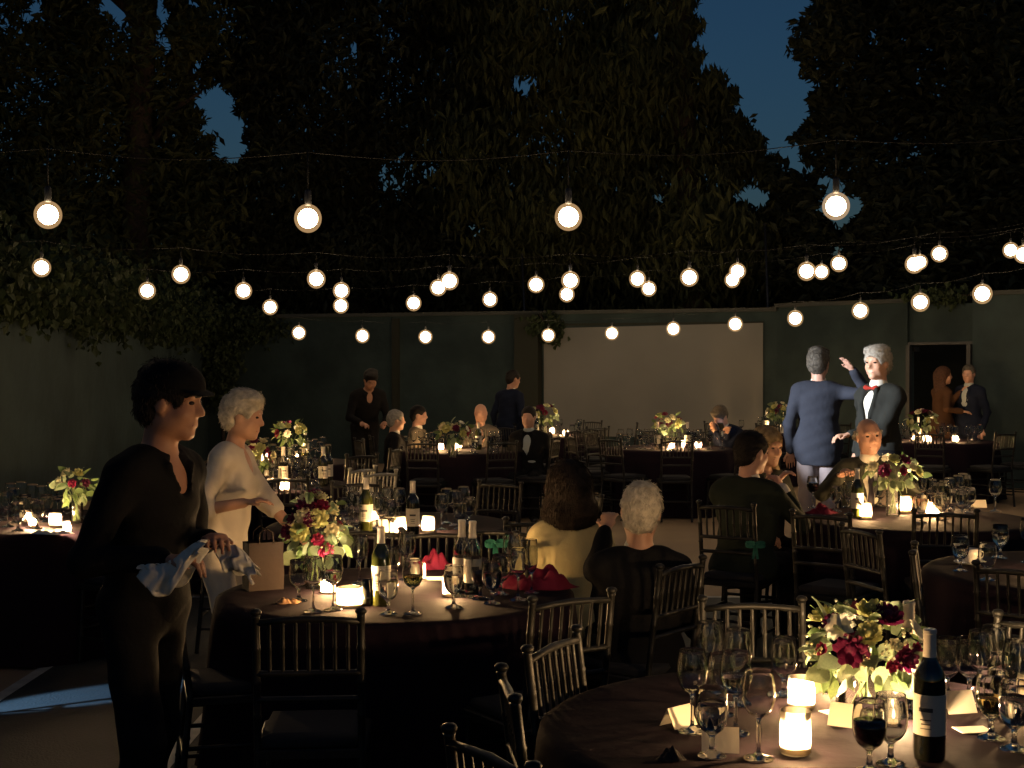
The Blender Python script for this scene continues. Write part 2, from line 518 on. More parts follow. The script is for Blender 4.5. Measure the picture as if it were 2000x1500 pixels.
def tree(label, trunk, branches, cr, L, W, droop, lm, bm, group='tall trees behind the garden walls'):
    t = thing('tree', label, 'tree', group=group)
    limbs([trunk], bm, 'trunk', t)
    for br_ in branches:
        limbs([br_], bm, 'limb', t)
    me = leaf_mesh('crown', cr, L, W, droop, lm)
    obj('crown', me, t)
    return t
def P3(px, py, d): return at(px, py, d)
def trunk_line(px0, px1, d, y0, r0, r1, wob=.12):
    x0, _, _ = at(px0, 700, d); x1, _, z1 = at(px1, y0, d)
    n = 9
    pts = []; rad = []
    for i in range(n):
        f = i / (n - 1)
        pts.append((x0 + (x1 - x0) * f + wob * math.sin(f * 7 + px0), d + wob * math.cos(f * 5 + px0), z1 * f))
        rad.append(r0 + (r1 - r0) * f + (r0 * .35 * max(0, 1 - f * 9)))
    return pts, rad
def limb(px0, y0, px1, y1, d, r0, r1):
    a = Vector(at(px0, y0, d)); b = Vector(at(px1, y1, d + .5))
    pts = []
    for i in range(6):
        f = i / 5
        q = a.lerp(b, f); q.z += .25 * math.sin(f * math.pi) ; q.x += .06 * math.sin(f * 11)
        pts.append(q)
    return pts, [r0 + (r1 - r0) * i / 5 for i in range(6)]

c1 = np.concatenate([crown(210, 56000, (-260, 400), (-160, 560), 28, 1.3, .8), crown(60, 7000, (-280, 380), (-420, -150), 28, 1.6, .95)])
tree('tall tree with brown trunk at the upper left of the picture', trunk_line(285, 272, 27.4, -420, .34, .20), [limb(276, 60, 140, -60, 27.4, .12, .04), limb(274, -20, 420, -180, 27.4, .12, .04), limb(280, 190, 120, 120, 27.4, .1, .03), limb(282, 300, 400, 180, 27.4, .09, .03)], c1, .24, .085, .5, M['leaf_a'], M['bark'])
c2 = np.concatenate([crown(70, 15000, (330, 560), (40, 600), 31, 1.0, .7), crown(20, 2500, (330, 500), (-300, 40), 31, 1.0, .7)])
tree('dark straight trunked tree left of the sky gap, with one bare branch', trunk_line(356, 350, 30, -330, .22, .16), [limb(352, 168, 470, 160, 30, .09, .03), limb(350, 40, 300, -60, 30, .08, .03)], c2, .22, .08, .6, M['leaf_b'], M['bark_dark'])
c3 = np.concatenate([crown(230, 56000, (470, 960), (-150, 600), 31, 1.4, .85), crown(60, 7000, (440, 980), (-420, -150), 31, 1.6, .95)])
tree('broad dark tree above the middle left of the party', trunk_line(720, 700, 31.5, -350, .36, .18), [limb(712, 250, 540, 80, 31.5, .14, .04), limb(708, 180, 860, 20, 31.5, .14, .04), limb(716, 360, 600, 300, 31.5, .1, .03), limb(712, 320, 850, 260, 31.5, .1, .03)], c3, .23, .085, .7, M['leaf_b'], M['bark_dark'])
c4 = np.concatenate([crown(240, 62000, (900, 1500), (-150, 560), 28.5, 1.4, .75), crown(60, 8000, (900, 1340), (-420, -150), 28.5, 1.6, .95), crown(16, 1800, (1470, 1580), (330, 520), 29, .6, .5)])
tree('large drooping tree with pale brown trunk over the screen', trunk_line(1345, 1328, 28.0, -420, .33, .22), [limb(1338, 330, 1200, 200, 28, .12, .04), limb(1340, 300, 1450, 270, 28, .10, .03), limb(1332, 120, 1180, -40, 28, .12, .04), limb(1342, 420, 1230, 360, 28, .09, .03)], c4, .27, .075, 1.05, M['leaf_a'], M['bark'])
c5 = np.concatenate([crown(250, 72000, (1545, 2280), (-150, 560), 27.0, 1.4, .85), crown(60, 8000, (1600, 2300), (-420, -150), 27, 1.6, .95)])
tree('black green tree filling the upper right corner', trunk_line(1870, 1890, 27.0, -400, .40, .22), [limb(1880, 260, 1680, 160, 27, .14, .04), limb(1884, 180, 2050, 60, 27, .14, .04), limb(1876, 360, 1720, 330, 27, .1, .03), limb(1880, 380, 2080, 300, 27, .1, .03)], c5, .23, .10, .35, M['leaf_b'], M['bark_dark'])
for k, (xr, d, nl, lb, mm) in enumerate((((-320, 420), 35, 15000, 'low dark tree behind the left wall ivy', 'leaf_b'), ((380, 1010), 34, 15000, 'low dark tree behind the wall left of the screen', 'leaf_c'),
                               ((960, 1560), 34, 15000, 'low tree directly behind the wall above the screen', 'leaf_c'), ((1520, 2320), 34, 19000, 'low dark tree behind the doorway wall', 'leaf_b'))):
    cc = crown(130, int(nl * 1.5), xr, (395, 640), d, 1.2, .8)
    cb = crown(80, nl, xr, (640, 850), d, .8, .8)
    mid = (xr[0] + xr[1]) / 2
    tree(lb, trunk_line(mid, mid + 15, d, 400, .2, .08), [limb(mid, 560, mid - 120, 430, d, .07, .03), limb(mid, 540, mid + 130, 440, d, .07, .03)], np.concatenate([cc, cb]), .27, .11, .4, M[mm], M['bark_dark'], 'low trees behind the garden walls')

# ivy over the left wall and in the corner
def ivy(label, pts, n, r, name='ivy_creeper', stem=None):
    t = thing(name, label, 'ivy')
    k = rng.integers(0, len(pts), n)
    A = np.array(pts, float)[k]
    C = A[:, :3] + rng.normal(0, 1, (n, 3)) * A[:, 3:6] * r
    obj('foliage', leaf_mesh('foliage', C, .10, .085, .9, M['ivy']), t)
    if stem:
        limbs(stem, M['bark_dark'], 'stem', t)
pts = []
for i in range(70):
    y = 7.5 + 17 * i / 69
    x = WL[0] + (WA[0] - WL[0]) * (y - WL[1]) / (WA[1] - WL[1])
    bulge = .35 + .25 * math.sin(i * .9) + .2 * math.sin(i * .37)
    pts.append((x + .02, y, 2.62 + .12 * math.sin(i * .6), .22, .25, .16 + .12 * bulge))
    if i % 2 == 0:
        pts.append((x + .12, y, 2.40 - .16 * bulge, .06, .22, .10 + .08 * bulge))
ivy('thick ivy hanging over the top of the left wall', pts, 15000, 1.0, stem=[([(WL[0] - .2, 8, 2.56), (-5.25, 15, 2.58), (-5.7, 24, 2.57)], [.03, .04, .03])])
pts = []
for i in range(24):
    f = i / 23
    pts.append((-5.25 + .10 * math.sin(i), 24.5, 2.6 - 1.5 * f, .22 * (1 - .6 * f), .12, .10))
    pts.append((-4.85 + .3 * math.sin(i * 2.1), 24.55, 2.62 - .35 * f, .30, .10, .10))
ivy('ivy trailing down the far corner of the walls', pts, 3200, 1.0, stem=[([(-5.25, 24.7, 0), (-5.28, 24.7, 1.4), (-5.2, 24.7, 2.6)], [.04, .03, .02])])
cx_, cy_ = hit(WA, WB, 1075)
ivy('small tuft of creeper hanging at the upper left corner of the screen', [(cx_, cy_ - .2, 2.28, .10, .04, .09), (cx_ - .12, cy_ - .2, 2.42, .14, .04, .08)], 380, 1.0, 'creeper_tuft', [([(cx_ - .2, cy_ - .2, 2.62), (cx_ - .1, cy_ - .2, 2.45), (cx_, cy_ - .2, 2.2)], [.012, .01, .005])])
cx_, cy_ = hit(WB, WC, 1835)
ivy('sprig of yellowish leaves over the wall above the doorway', [(cx_, cy_ - .15, 2.72, .30, .06, .07)], 260, 1.0, 'creeper_tuft', [([(cx_ - .4, cy_ + .05, 2.69), (cx_, cy_, 2.74), (cx_ + .4, cy_ - .3, 2.74)], [.012, .012, .008])])

# ------------------------------------------------------------------ string lights
def ico(n_sub=2):
    import bmesh
    bm = bmesh.new(); bmesh.ops.create_icosphere(bm, subdivisions=n_sub, radius=1.0)
    me = bpy.data.meshes.new('bulb'); bm.to_mesh(me); bm.free()
    me.polygons.foreach_set('use_smooth', np.full(len(me.polygons), True, dtype=bool))
    me.materials.append(M['bulb'])
    return me
bulb_me = ico(3)
halo_me = ico(4); halo_me.materials.clear(); halo_me.materials.append(M['globe'])
mb = MB(); mb.lathe([(0, .05), (.010, .048), (.013, .040), (.013, .0), (.012, -.012), (0, -.012)], 12)
socket_me = mb.mesh('socket', M['socket'])
ROWS = [
    ('nearest string of globe bulbs, the large ones above the trees', 5.22, .044, .16, [(-420, 405), (95, 420), (602, 427), (1110, 424), (1632, 403), (2170, 375)]),
    ('second string of globe bulbs, widely spaced and sagging in the middle', 10.6, .060, .10, [(-200, 505), (82, 523), (354, 536), (618, 545), (878, 549), (1114, 548), (1346, 542), (1575, 530), (1785, 516), (1998, 497), (2210, 474)]),
    ('third string of globe bulbs, rising to the right', 13.9, .072, .10, [(288, 568), (476, 568), (667, 568), (856, 562), (1047, 556), (1245, 545), (1440, 530), (1638, 515), (1834, 496), (2035, 470)]),
    ('fourth string of globe bulbs, steeply rising to the right', 17.2, .082, .10, [(528, 600), (666, 597), (808, 592), (957, 585), (1107, 575), (1267, 564), (1430, 547), (1604, 531), (1796, 512), (1973, 489), (2160, 462)]),
    ('farthest string of globe bulbs, drooping low across the screen', 20.6, .090, .09, [(584, 650), (708, 656), (831, 658), (954, 658), (1071, 655), (1195, 651), (1315, 642), (1436, 631), (1553, 618), (1680, 601), (1797, 582), (1918, 563), (2040, 540)]),
]
for lb, d, br, drop, bl in ROWS:
    st = thing('string_light', lb, 'string light', group='strings of bulbs over the party')
    pts = [Vector(at(x, y, d)) + Vector((0, 0, br + .05 + drop)) for x, y in bl]
    if d > 18:        # this one follows the slanting wall
        for q in pts:
            if q.x > 2.2:
                k = 1 - .055 * (q.x - 2.2)
                q.y *= k; q.x *= k; q.z = CAMH + (q.z - CAMH) * k
    a = pts[0] + (pts[0] - pts[1]) * .8; b = pts[-1] + (pts[-1] - pts[-2]) * .8
    poly = [a] + pts + [b]
    fine = []
    for p0, p1 in zip(poly, poly[1:]):
        for i in range(6):
            f = i / 6
            q = p0.lerp(p1, f); q.z -= .035 * math.sin(math.pi * f) * (p1 - p0).length
            fine.append(q)
    fine.append(b)
    mb = MB(); mb.path(fine, .0019 if d < 8 else .0026, 6)
    obj('cable', mb.mesh('cable', M['wire']), st)
    for q in pts:
        bo = obj('bulb', bulb_me, st, (q.x, q.y, q.z - drop - .05 - br)); cr = br * .86; bo.scale = (cr, cr, cr)
        go = obj('globe', halo_me, bo); go.scale = (1.38, 1.38, 1.38 * random.uniform(1.0, 1.06))  # the shell's own faint glow stands in for the halo round the bulb
        so = obj('socket', socket_me, bo); so.scale = (1 / cr,) * 3; so.location = (0, 0, 1.36 + .010 / cr)
        mb = MB(); mb.path([(0, 0, 0), (0, 0, drop)], .003, 5)
        dc = obj('drop_cord', mb.mesh('drop_cord', M['wire']), bo); dc.scale = (1 / cr,) * 3; dc.location = (0, 0, 1.36 + .055 / cr)
# ================================================================== people: signed-distance bodies
def V3(*a): return np.array(a, dtype=np.float64)
class SDF:
    def __init__(s): s.p = []
    def cap(s, a, b, ra, rb=None, k=.02, sub=False, sq=None):
        """tapered capsule; sq=(axis, factor) squashes it across an axis"""
        s.p.append(('c', np.array(a, float), np.array(b, float), ra, ra if rb is None else rb, k, sub, sq)); return s
    def ell(s, c, r, k=.03, sub=False, rot=None):
        s.p.append(('e', np.array(c, float), np.array(r, float), rot, None, k, sub, None)); return s
    def bounds(s):
        lo = np.full(3, 9e9); hi = -lo
        for p in s.p:
            if p[6]: continue
            if p[0] == 'c':
                r = max(p[3], p[4])
                lo = np.minimum(lo, np.minimum(p[1], p[2]) - r); hi = np.maximum(hi, np.maximum(p[1], p[2]) + r)
            else:
                r = p[2].max() if p[3] is not None else p[2]
                lo = np.minimum(lo, p[1] - r); hi = np.maximum(hi, p[1] + r)
        return lo, hi
    def mesh(s, name, vox, m, wrinkle=0.0, wf=26.0, seed=0):
        lo, hi = s.bounds(); lo = lo - 3 * vox - .02; hi = hi + 3 * vox + .02
        n = np.ceil((hi - lo) / vox).astype(int) + 1
        G = np.full(tuple(n), .5, dtype=np.float32)
        ax = [lo[i] + vox * np.arange(n[i]) for i in range(3)]
        for p in s.p:
            if p[0] == 'c':
                r = max(p[3], p[4]); a = np.minimum(p[1], p[2]) - r; b = np.maximum(p[1], p[2]) + r
            else:
                r = p[2].max() if p[3] is not None else p[2]; a = p[1] - r; b = p[1] + r
            mg = p[5] + 2.5 * vox + .01
            i0 = np.maximum(np.floor((a - mg - lo) / vox).astype(int), 0); i1 = np.minimum(np.ceil((b + mg - lo) / vox).astype(int) + 1, n)
            if (i1 <= i0).any(): continue
            sl = tuple(slice(i0[i], i1[i]) for i in range(3))
            X, Y, Z = np.meshgrid(*[ax[i][sl[i]] for i in range(3)], indexing='ij')
            if p[0] == 'c':
                A, B = p[1], p[2]; ba = B - A; L2 = max(ba @ ba, 1e-12)
                dx, dy, dz_ = X - A[0], Y - A[1], Z - A[2]
                t = np.clip((dx * ba[0] + dy * ba[1] + dz_ * ba[2]) / L2, 0, 1)
                ex, ey, ez = dx - t * ba[0], dy - t * ba[1], dz_ - t * ba[2]
                if p[7] is not None:
                    u, f = p[7]
                    du = (ex * u[0] + ey * u[1] + ez * u[2]) * (f - 1)
                    ex = ex + du * u[0]; ey = ey + du * u[1]; ez = ez + du * u[2]
                D = np.sqrt(ex * ex + ey * ey + ez * ez) - (p[3] + (p[4] - p[3]) * t)
            else:
                q = np.stack([X - p[1][0], Y - p[1][1], Z - p[1][2]], -1)
                if p[3] is not None: q = q @ p[3]
                k0 = np.sqrt(((q / p[2]) ** 2).sum(-1)); k1 = np.sqrt(((q / p[2] ** 2) ** 2).sum(-1)) + 1e-9
                D = k0 * (k0 - 1) / k1
            D = D.astype(np.float32); g = G[sl]; k = max(p[5], 1e-4)
            if p[6]:
                h = np.maximum(k - np.abs(g + D), 0) / k
                G[sl] = np.maximum(g, -D) + h * h * k * .25
            else:
                h = np.maximum(k - np.abs(g - D), 0) / k
                G[sl] = np.minimum(g, D) - h * h * k * .25
        if wrinkle:
            X, Y, Z = np.meshgrid(*ax, indexing='ij', sparse=True)
            ph = seed * 1.7
            G = G + (wrinkle * (np.sin(wf * Z + 9 * X + 3 * np.sin(11 * Y + ph) + ph) * .6 + np.sin(wf * .7 * Y - 13 * X + 2.5 * np.sin(9 * Z + ph)) * .5 + .4 * np.sin(wf * 1.9 * Z - 21 * X + 17 * Y + ph))).astype(np.float32)
        return nets(name, G, lo, vox, m)
def nets(name, G, lo, vox, m):
    S = G < 0
    n = np.array(G.shape)
    def cs(o): return tuple(slice(o[i], n[i] - 1 + o[i]) for i in range(3))
    corners = [(i, j, k) for i in (0, 1) for j in (0, 1) for k in (0, 1)]
    cnt = np.zeros(tuple(n - 1), np.int8)
    for c in corners: cnt += S[cs(c)]
    mask = (cnt > 0) & (cnt < 8)
    idx = np.full(mask.shape, -1, np.int32); nv = int(mask.sum()); idx[mask] = np.arange(nv)
    base = np.argwhere(mask).astype(np.float64)
    vals = {c: G[cs(c)][mask] for c in corners}
    pos = np.zeros((nv, 3)); num = np.zeros(nv)
    for a in corners:
        for x in range(3):
            if a[x] == 0:
                b = tuple(a[i] + (1 if i == x else 0) for i in range(3))
                fa, fb = vals[a], vals[b]; cr = (fa < 0) != (fb < 0)
                t = np.where(cr, fa / np.where(cr, fa - fb, 1), 0)
                pt = np.tile(np.array(a, float), (nv, 1)); pt[:, x] += t
                pos += np.where(cr[:, None], pt, 0); num += cr
    V = lo + (base + pos / np.maximum(num, 1)[:, None]) * vox
    Q = []
    for x in range(3):
        y, z = (x + 1) % 3, (x + 2) % 3
        s0 = [slice(None)] * 3; s1 = [slice(None)] * 3
        s0[x] = slice(0, -1); s1[x] = slice(1, None)
        A, B = S[tuple(s0)], S[tuple(s1)]
        e = np.argwhere(A != B)
        e = e[(e[:, y] > 0) & (e[:, z] > 0) & (e[:, y] < n[y] - 1) & (e[:, z] < n[z] - 1)]
        if not len(e): continue
        ins = A[e[:, 0], e[:, 1], e[:, 2]]
        def cell(dy, dz_):
            c = e.copy(); c[:, y] += dy; c[:, z] += dz_
            return idx[c[:, 0], c[:, 1], c[:, 2]]
        q = np.stack([cell(-1, -1), cell(0, -1), cell(0, 0), cell(-1, 0)], 1)
        q[~ins] = q[~ins][:, ::-1]
        Q.append(q)
    return fast_mesh(name, V, np.concatenate(Q), m, True)

def rotm(yaw=0, pitch=0, roll=0):
    """yaw about z, pitch (nod forward +) about x, roll (lean to own right +) about y"""
    return np.array(Matrix.Rotation(R(yaw), 3, 'Z') @ Matrix.Rotation(R(-pitch), 3, 'X') @ Matrix.Rotation(R(roll), 3, 'Y'))
def ik(S, W, l1, l2, pole):
    S, W, pole = np.array(S, float), np.array(W, float), np.array(pole, float)
    d = W - S; L = np.linalg.norm(d)
    if L > (l1 + l2) * .995:
        W = S + d / L * (l1 + l2) * .995; d = W - S; L = np.linalg.norm(d)
    u = d / L
    a = (l1 * l1 - l2 * l2 + L * L) / (2 * L); h = math.sqrt(max(l1 * l1 - a * a, 1e-6))
    pp = pole - u * (pole @ u); pp /= np.linalg.norm(pp)
    return S + u * a + pp * h, W

SKIN = {}
def skin(name, c):
    if name not in SKIN:
        SKIN[name] = mat('skin_' + name, c, .5, .4, (60, .15, .002), (12, .5, (c[0] * .86, c[1] * .74, c[2] * .7)))
    return SKIN[name]
skin('fair', (.52, .30, .20)); skin('tan', (.42, .22, .14)); skin('ruddy', (.50, .29, .21)); skin('dark', (.30, .16, .10))
def fabric(name, c, sc_=90, sheen=.1):
    return mat('fabric_' + name, c, .9, .10, (11, .30, .03), (5, .5, tuple(x * .75 for x in c)))
def hairmat(name, c):
    return mat('hair_' + name, c, .72, .25, (140, .5, .006), (40, 1, tuple(x * .6 for x in c)))
FB = dict(black=fabric('black', (.010, .010, .011)), charcoal=fabric('charcoal', (.045, .046, .042)), white=fabric('white', (.68, .61, .50)), blue=fabric('blue', (.036, .040, .054)),
          navy=fabric('navy', (.012, .016, .032)), yellow=fabric('yellow', (.55, .48, .25)), grey=fabric('grey', (.12, .105, .085)), taupe=fabric('taupe', (.17, .14, .10)), olive=fabric('olive', (.045, .046, .036)), dusk=fabric('dusk', (.022, .023, .020)),
          brown=fabric('brown', (.085, .042, .022)), shirt=fabric('shirt', (.70, .66, .56)), paleblue=fabric('paleblue', (.38, .42, .42)), trousers_pale=fabric('trousers_pale', (.32, .27, .27)),
          green_black=fabric('green_black', (.020, .026, .020)), tie=fabric('tie', (.09, .08, .10)), redtie=fabric('redtie', (.30, .03, .02)), sash=fabric('sash', (.16, .13, .11)))
HM = dict(white=hairmat('white', (.66, .60, .48)), silver=hairmat('silver', (.34, .31, .26)), dark=hairmat('dark', (.014, .011, .009)), brown=hairmat('brown', (.024, .016, .010)), auburn=hairmat('auburn', (.085, .038, .020)),
          blonde=hairmat('blonde', (.46, .34, .18)), grey=hairmat('grey', (.11, .095, .075)))
M['eye'] = mat('eye', (.03, .02, .015), .15, .6)
M['lips'] = mat('lips', (.34, .12, .10), .45, .4)
M['leather'] = mat('shoe_leather', (.012, .011, .010), .35, .5)

def person(label, xy, face, H=1.74, seated=False, hipz=None, lean=0, side=0, twist=0, head=(0, 0, 0), rw=None, lw=None, rpole=None, lpole=None,
           skn='fair', hair=('short', 'dark'), top=('jacket', 'black'), shirt=None, tie=None, legs='black', woman=False, vox=.011, feet=None, hand_curl=.5, girth=1.0, belt=None, cuff=None, seat=.47, stance=.10, detail=True):
    """face: degrees, 0 looks away from the camera, + turns to its own left"""
    s = H / 1.75
    sw = .88 if woman else 1.0
    if hipz is None: hipz = (seat + .09 * s) if seated else .93 * s
    hip = V3(0, 0, hipz)
    T = rotm(twist, lean, side)
    def tp(x, y, z): return hip + T @ (V3(x, y, z) * s)
    body = SDF(); g = girth
    def torso(sd, inf, low=True):
        if low: sd.ell(tp(0, 0, .04), V3(.165 * g, .118 * g, .13) * s + inf, .05, rot=T)
        sd.ell(tp(0, .005 * g, .18), V3(.142 * g, .108 * g, .15) * s + inf, .06, rot=T)
        sd.ell(tp(0, .005, .35), V3(.165 * sw * g, .115 * g, .17) * s + inf, .06, rot=T)
        if woman: 
            for q in (-1, 1): sd.ell(tp(.07 * q, .085, .33), V3(.06, .05, .06) * s + inf * .6, .05, rot=T)
        sd.cap(tp(-.145 * sw, -.01, .455), tp(.145 * sw, -.01, .455), .062 * s + inf, None, .05)
        sd.cap(tp(-.09 * sw, -.015, .485), tp(.09 * sw, -.015, .485), .046 * s + inf, None, .04)
    torso(body, 0.0)
    # head
    hyaw, hp, hr = head
    Hm = T @ rotm(hyaw, hp, hr)
    nb = tp(0, -.005, .50)
    hc = tp(0, .012, .60) + Hm @ (V3(0, .012, .098) * s)
    def hd(x, y, z): return hc + Hm @ (V3(x, y, z) * s)
    body.cap(nb, hd(0, -.022, -.055), (.062 if not woman else .052) * s, (.053 if not woman else .046) * s, .03)
    body.ell(hd(0, -.014, .026), V3(.076, .097, .091) * s, .02, rot=Hm)
    body.ell(hd(0, .028, -.040), V3(.060, .064, .076) * s, .03, rot=Hm)
    for q in (-1, 1):
        body.ell(hd(.045 * q, .004, -.060), V3(.022, .045, .034) * s, .03, rot=Hm)
        body.ell(hd(.038 * q, .056, -.026), V3(.026, .026, .026) * s, .02, rot=Hm)
    body.ell(hd(0, .068, -.098), V3(.026, .022, .020) * s, .025, rot=Hm)
    body.cap(hd(-.036, .074, .032), hd(.036, .074, .032), .013 * s, None, .02)
    for q in (-1, 1):
        body.ell(hd(.032 * q, .097, .010), V3(.018, .016, .013) * s, .012, sub=True, rot=Hm)
    body.cap(hd(0, .083, .018), hd(0, .107, -.022), .008 * s, .0125 * s, .012)
    body.cap(hd(-.014, .094, -.026), hd(.014, .094, -.026), .009 * s, None, .01)
    body.cap(hd(-.017, .084, -.064), hd(.017, .084, -.064), .009 * s, None, .012)
    for q in (-1, 1):
        body.ell(hd(.078 * q, -.008, -.006), V3(.011, .022, .033) * s, .006, rot=Hm)
    # arms
    arms = []
    for q, wt, pole, nm in ((1, rw, rpole, 'r'), (-1, lw, lpole, 'l')):
        S = tp(.178 * sw * q, -.01, .445)
        if wt is None: wt = hip + T @ (V3(.235 * q, .05, -.06) * s)
        if pole is None: pole = V3(.5 * q, -.6, -.6)
        E, W = ik(S, V3(*wt), .285 * s, .25 * s, pole)
        body.cap(S, E, .050 * s * sw, .040 * s * sw, .03); body.cap(E, W, .041 * s * sw, .027 * s, .02)
        u = (W - E) / np.linalg.norm(W - E)
        ref = V3(0, 0, 1) if abs(u[2]) < .85 else V3(0, 1, 0)
        nrm = np.cross(u, np.cross(ref, u)); nrm /= np.linalg.norm(nrm)      # back of hand
        acr = np.cross(nrm, u) * q                                            # towards the thumb, roughly inward
        acr = -acr
        pc = W + u * .05 * s
        body.cap(W, W + u * .08 * s, .026 * s, .030 * s, .015, sq=(nrm, 1.9))
        body.cap(W + u * .05 * s - acr * .022 * s, W + u * .085 * s + acr * .022 * s, .020 * s, None, .015, sq=(nrm, 1.7))
        fr = max(.0085 * s, vox * .72)
        for fi, (off, ln) in enumerate(((.031, .068), (.0105, .078), (-.0105, .072), (-.031, .056))):
            a = W + (u * .085 + acr * off) * s
            cu = hand_curl
            d1 = u * math.cos(cu * .7) - nrm * math.sin(cu * .7) + acr * off * 2.5
            d2 = u * math.cos(cu * 1.8) - nrm * math.sin(cu * 1.8)
            b = a + d1 * ln * .52 * s; c = b + d2 * ln * .5 * s
            body.cap(a, b, fr, fr * .95, .006); body.cap(b, c, fr * .95, fr * .8, .004)
        ta = W + (u * .025 + acr * .024) * s; tb = ta + (u * .035 + acr * .026 - nrm * .012) * s; tc = tb + (u * .030 + acr * .004 - nrm * .010) * s
        body.cap(ta, tb, fr * 1.25, fr * 1.1, .012); body.cap(tb, tc, fr * 1.1, fr * .9, .006)
        arms.append((S, E, W))
    # legs
    lg = []
    for q in (1, -1):
        Hj = tp(.09 * q * (1.05 if woman else 1), 0, .0)
        if feet is not None: An = V3(*feet[0 if q == 1 else 1])
        elif seated: An = V3((.12 + stance * .3) * q, .46 * s, .085 * s)
        else: An = V3(stance * q, -.02, .085 * s)
        if seated and feet is None:
            K = V3((.11 + stance * .2) * q, .43 * s, hipz + .0)
            body.cap(Hj, K, .082 * s * g, .058 * s, .05); body.cap(K, An, .056 * s, .036 * s, .03)
        else:
            K, An = ik(Hj, An, .43 * s, .42 * s, V3(0, 1, 0.1))
            body.cap(Hj, K, .085 * s * g, .056 * s, .05); body.cap(K, An, .055 * s, .036 * s, .03)
        lg.append((Hj, K, An))
        body.cap(An - V3(0, .03, .04), An + V3(.02 * q, .15 * s, -.055), .034 * s, .026 * s, .03)
    pr = thing('person', label, 'person', (xy[0], xy[1], 0), R(face), me=body.mesh('person', vox, SKIN[skn]))
    # clothes
    kind, cname = top
    sd = SDF(); inf = .016 * s
    wr = 1.6 if kind == 'jacket' else 1.0
    torso(sd, inf)
    if kind == 'jacket':
        if not seated:
            sd.ell(tp(0, -.005, -.02), V3(.170 * g, .122 * g, .27) * s + inf, .05, rot=T)
        else:
            sd.ell(tp(0, -.02, .0), V3(.175 * g, .125 * g, .10) * s + inf, .05, rot=T)
        sd.cap(tp(-.06, -.040, .512), tp(.06, -.040, .512), .036 * s, None, .02)
    if kind == 'dress':
        sd.cap(tp(0, 0, -.05), V3(0, 0, .45), .165 * s, .21 * s, .08)
    for (S, E, W) in arms:
        u = (W - E) / np.linalg.norm(W - E)
        if kind == 'sleeveless': 
            continue
        if kind == 'short':
            sd.cap(S, S + (E - S) * .75, .066 * s * sw, .060 * s * sw, .03)
            continue
        if kind == 'halfsleeve':
            sd.cap(S, E, .068 * s * sw, .062 * s * sw, .03); sd.cap(E, E + (W - E) * .25, .062 * s, .054 * s, .02)
            continue
        sd.cap(S, E, .061 * s * sw, .050 * s * sw, .03); sd.cap(E, W - u * .015, .050 * s * sw, .040 * s, .02)
    if kind == 'jacket' and not seated:
        sd.ell(tp(0, 0, -.36), V3(.45, .45, .19) * s, .008, sub=True, rot=T)
        sd.cap(tp(0, -.16, -.22), tp(0, -.15, -.01), .010 * s, .002, .004, sub=True)
    # neck opening
    if kind == 'jacket':
        sd.ell(tp(0, .16, .40), V3(.055, .10, .17) * s, .01, sub=True, rot=T)
        for q in (-1, 1):
            sd.cap(tp(.060 * q, .095, .50), tp(.058 * q, .130, .38), .014 * s, .016 * s, .01); sd.cap(tp(.058 * q, .130, .38), tp(.006 * q, .142, .22), .016 * s, .010 * s, .01)
    elif kind in ('vneck', 'halfsleeve'):
        sd.ell(tp(0, .14, .49), V3(.056, .09, .095) * s, .012, sub=True, rot=T)
        sd.ell(tp(0, .0, .56), V3(.068, .075, .05) * s, .012, sub=True, rot=T)
    else:
        sd.ell(tp(0, .03, .55), V3(.085, .085, .05) * s, .012, sub=True, rot=T)
    if kind == 'vneck':
        for q in (-1, 1):
            sd.cap(tp(.055 * q, -.055, .525), tp(.070 * q, .02, .525), .016 * s, .016 * s, .01); sd.cap(tp(.070 * q, .02, .525), tp(.062 * q, .085, .492), .016 * s, .012 * s, .012); sd.cap(tp(.062 * q, .085, .492), tp(.030 * q, .118, .42), .012 * s, .009 * s, .012)
        sd.cap(tp(-.055, -.055, .525), tp(.055, -.055, .525), .016 * s, None, .01)
    nmz = {'jacket': 'jacket', 'vneck': 'shirt', 'halfsleeve': 'jacket', 'short': 'blouse', 'sleeveless': 'blouse', 'dress': 'dress'}[kind]
    obj(nmz, sd.mesh(nmz, vox, FB[cname], .0036 * wr, 30, len(label)), pr)
    if shirt:
        sd = SDF()
        sd.ell(tp(0, .008, .35), V3(.160 * sw * g, .115 * g, .17) * s + .006, .05, rot=T)
        sd.ell(tp(0, .01, .18), V3(.142 * g, .110 * g, .14) * s + .004, .05, rot=T)
        sd.cap(tp(0, -.004, .485), tp(0, .006, .535), .070 * s, .068 * s, .02)
        obj('shirt', sd.mesh('shirt', vox, FB[shirt]), pr)
    if tie:
        tk, tcn = tie
        sd = SDF()
        if tk == 'bow':
            for q in (-1, 1): sd.cap(tp(.008 * q, .088, .512), tp(.050 * q, .090, .514), .010 * s, .021 * s, .01)
        else:
            sd.cap(tp(0, .096, .50), tp(0, .134, .40), .014 * s, .020 * s, .01); sd.cap(tp(0, .134, .40), tp(0, .130, .22), .020 * s, .026 * s, .01)
        obj('bow_tie' if tk == 'bow' else 'necktie', sd.mesh('tie', min(vox, .008), FB[tcn]), pr)
    if belt:
        sd = SDF(); sd.cap(tp(-.10, .105, .50), tp(-.075, .150, .15), .024, .030, .01, sq=(T @ V3(0, 1, 0), 2.0))
        obj('scarf', sd.mesh('scarf', .009, FB[belt], .002), pr)
    if cuff:
        for (S, E, W) in arms:
            u = (W - E) / np.linalg.norm(W - E)
            sd = SDF(); sd.cap(W - u * .02, W + u * .006, .044 * s, .042 * s, .01)
            obj('cuff', sd.mesh('cuff', .009, FB[cuff]), pr)
    # trousers
    sd = SDF()
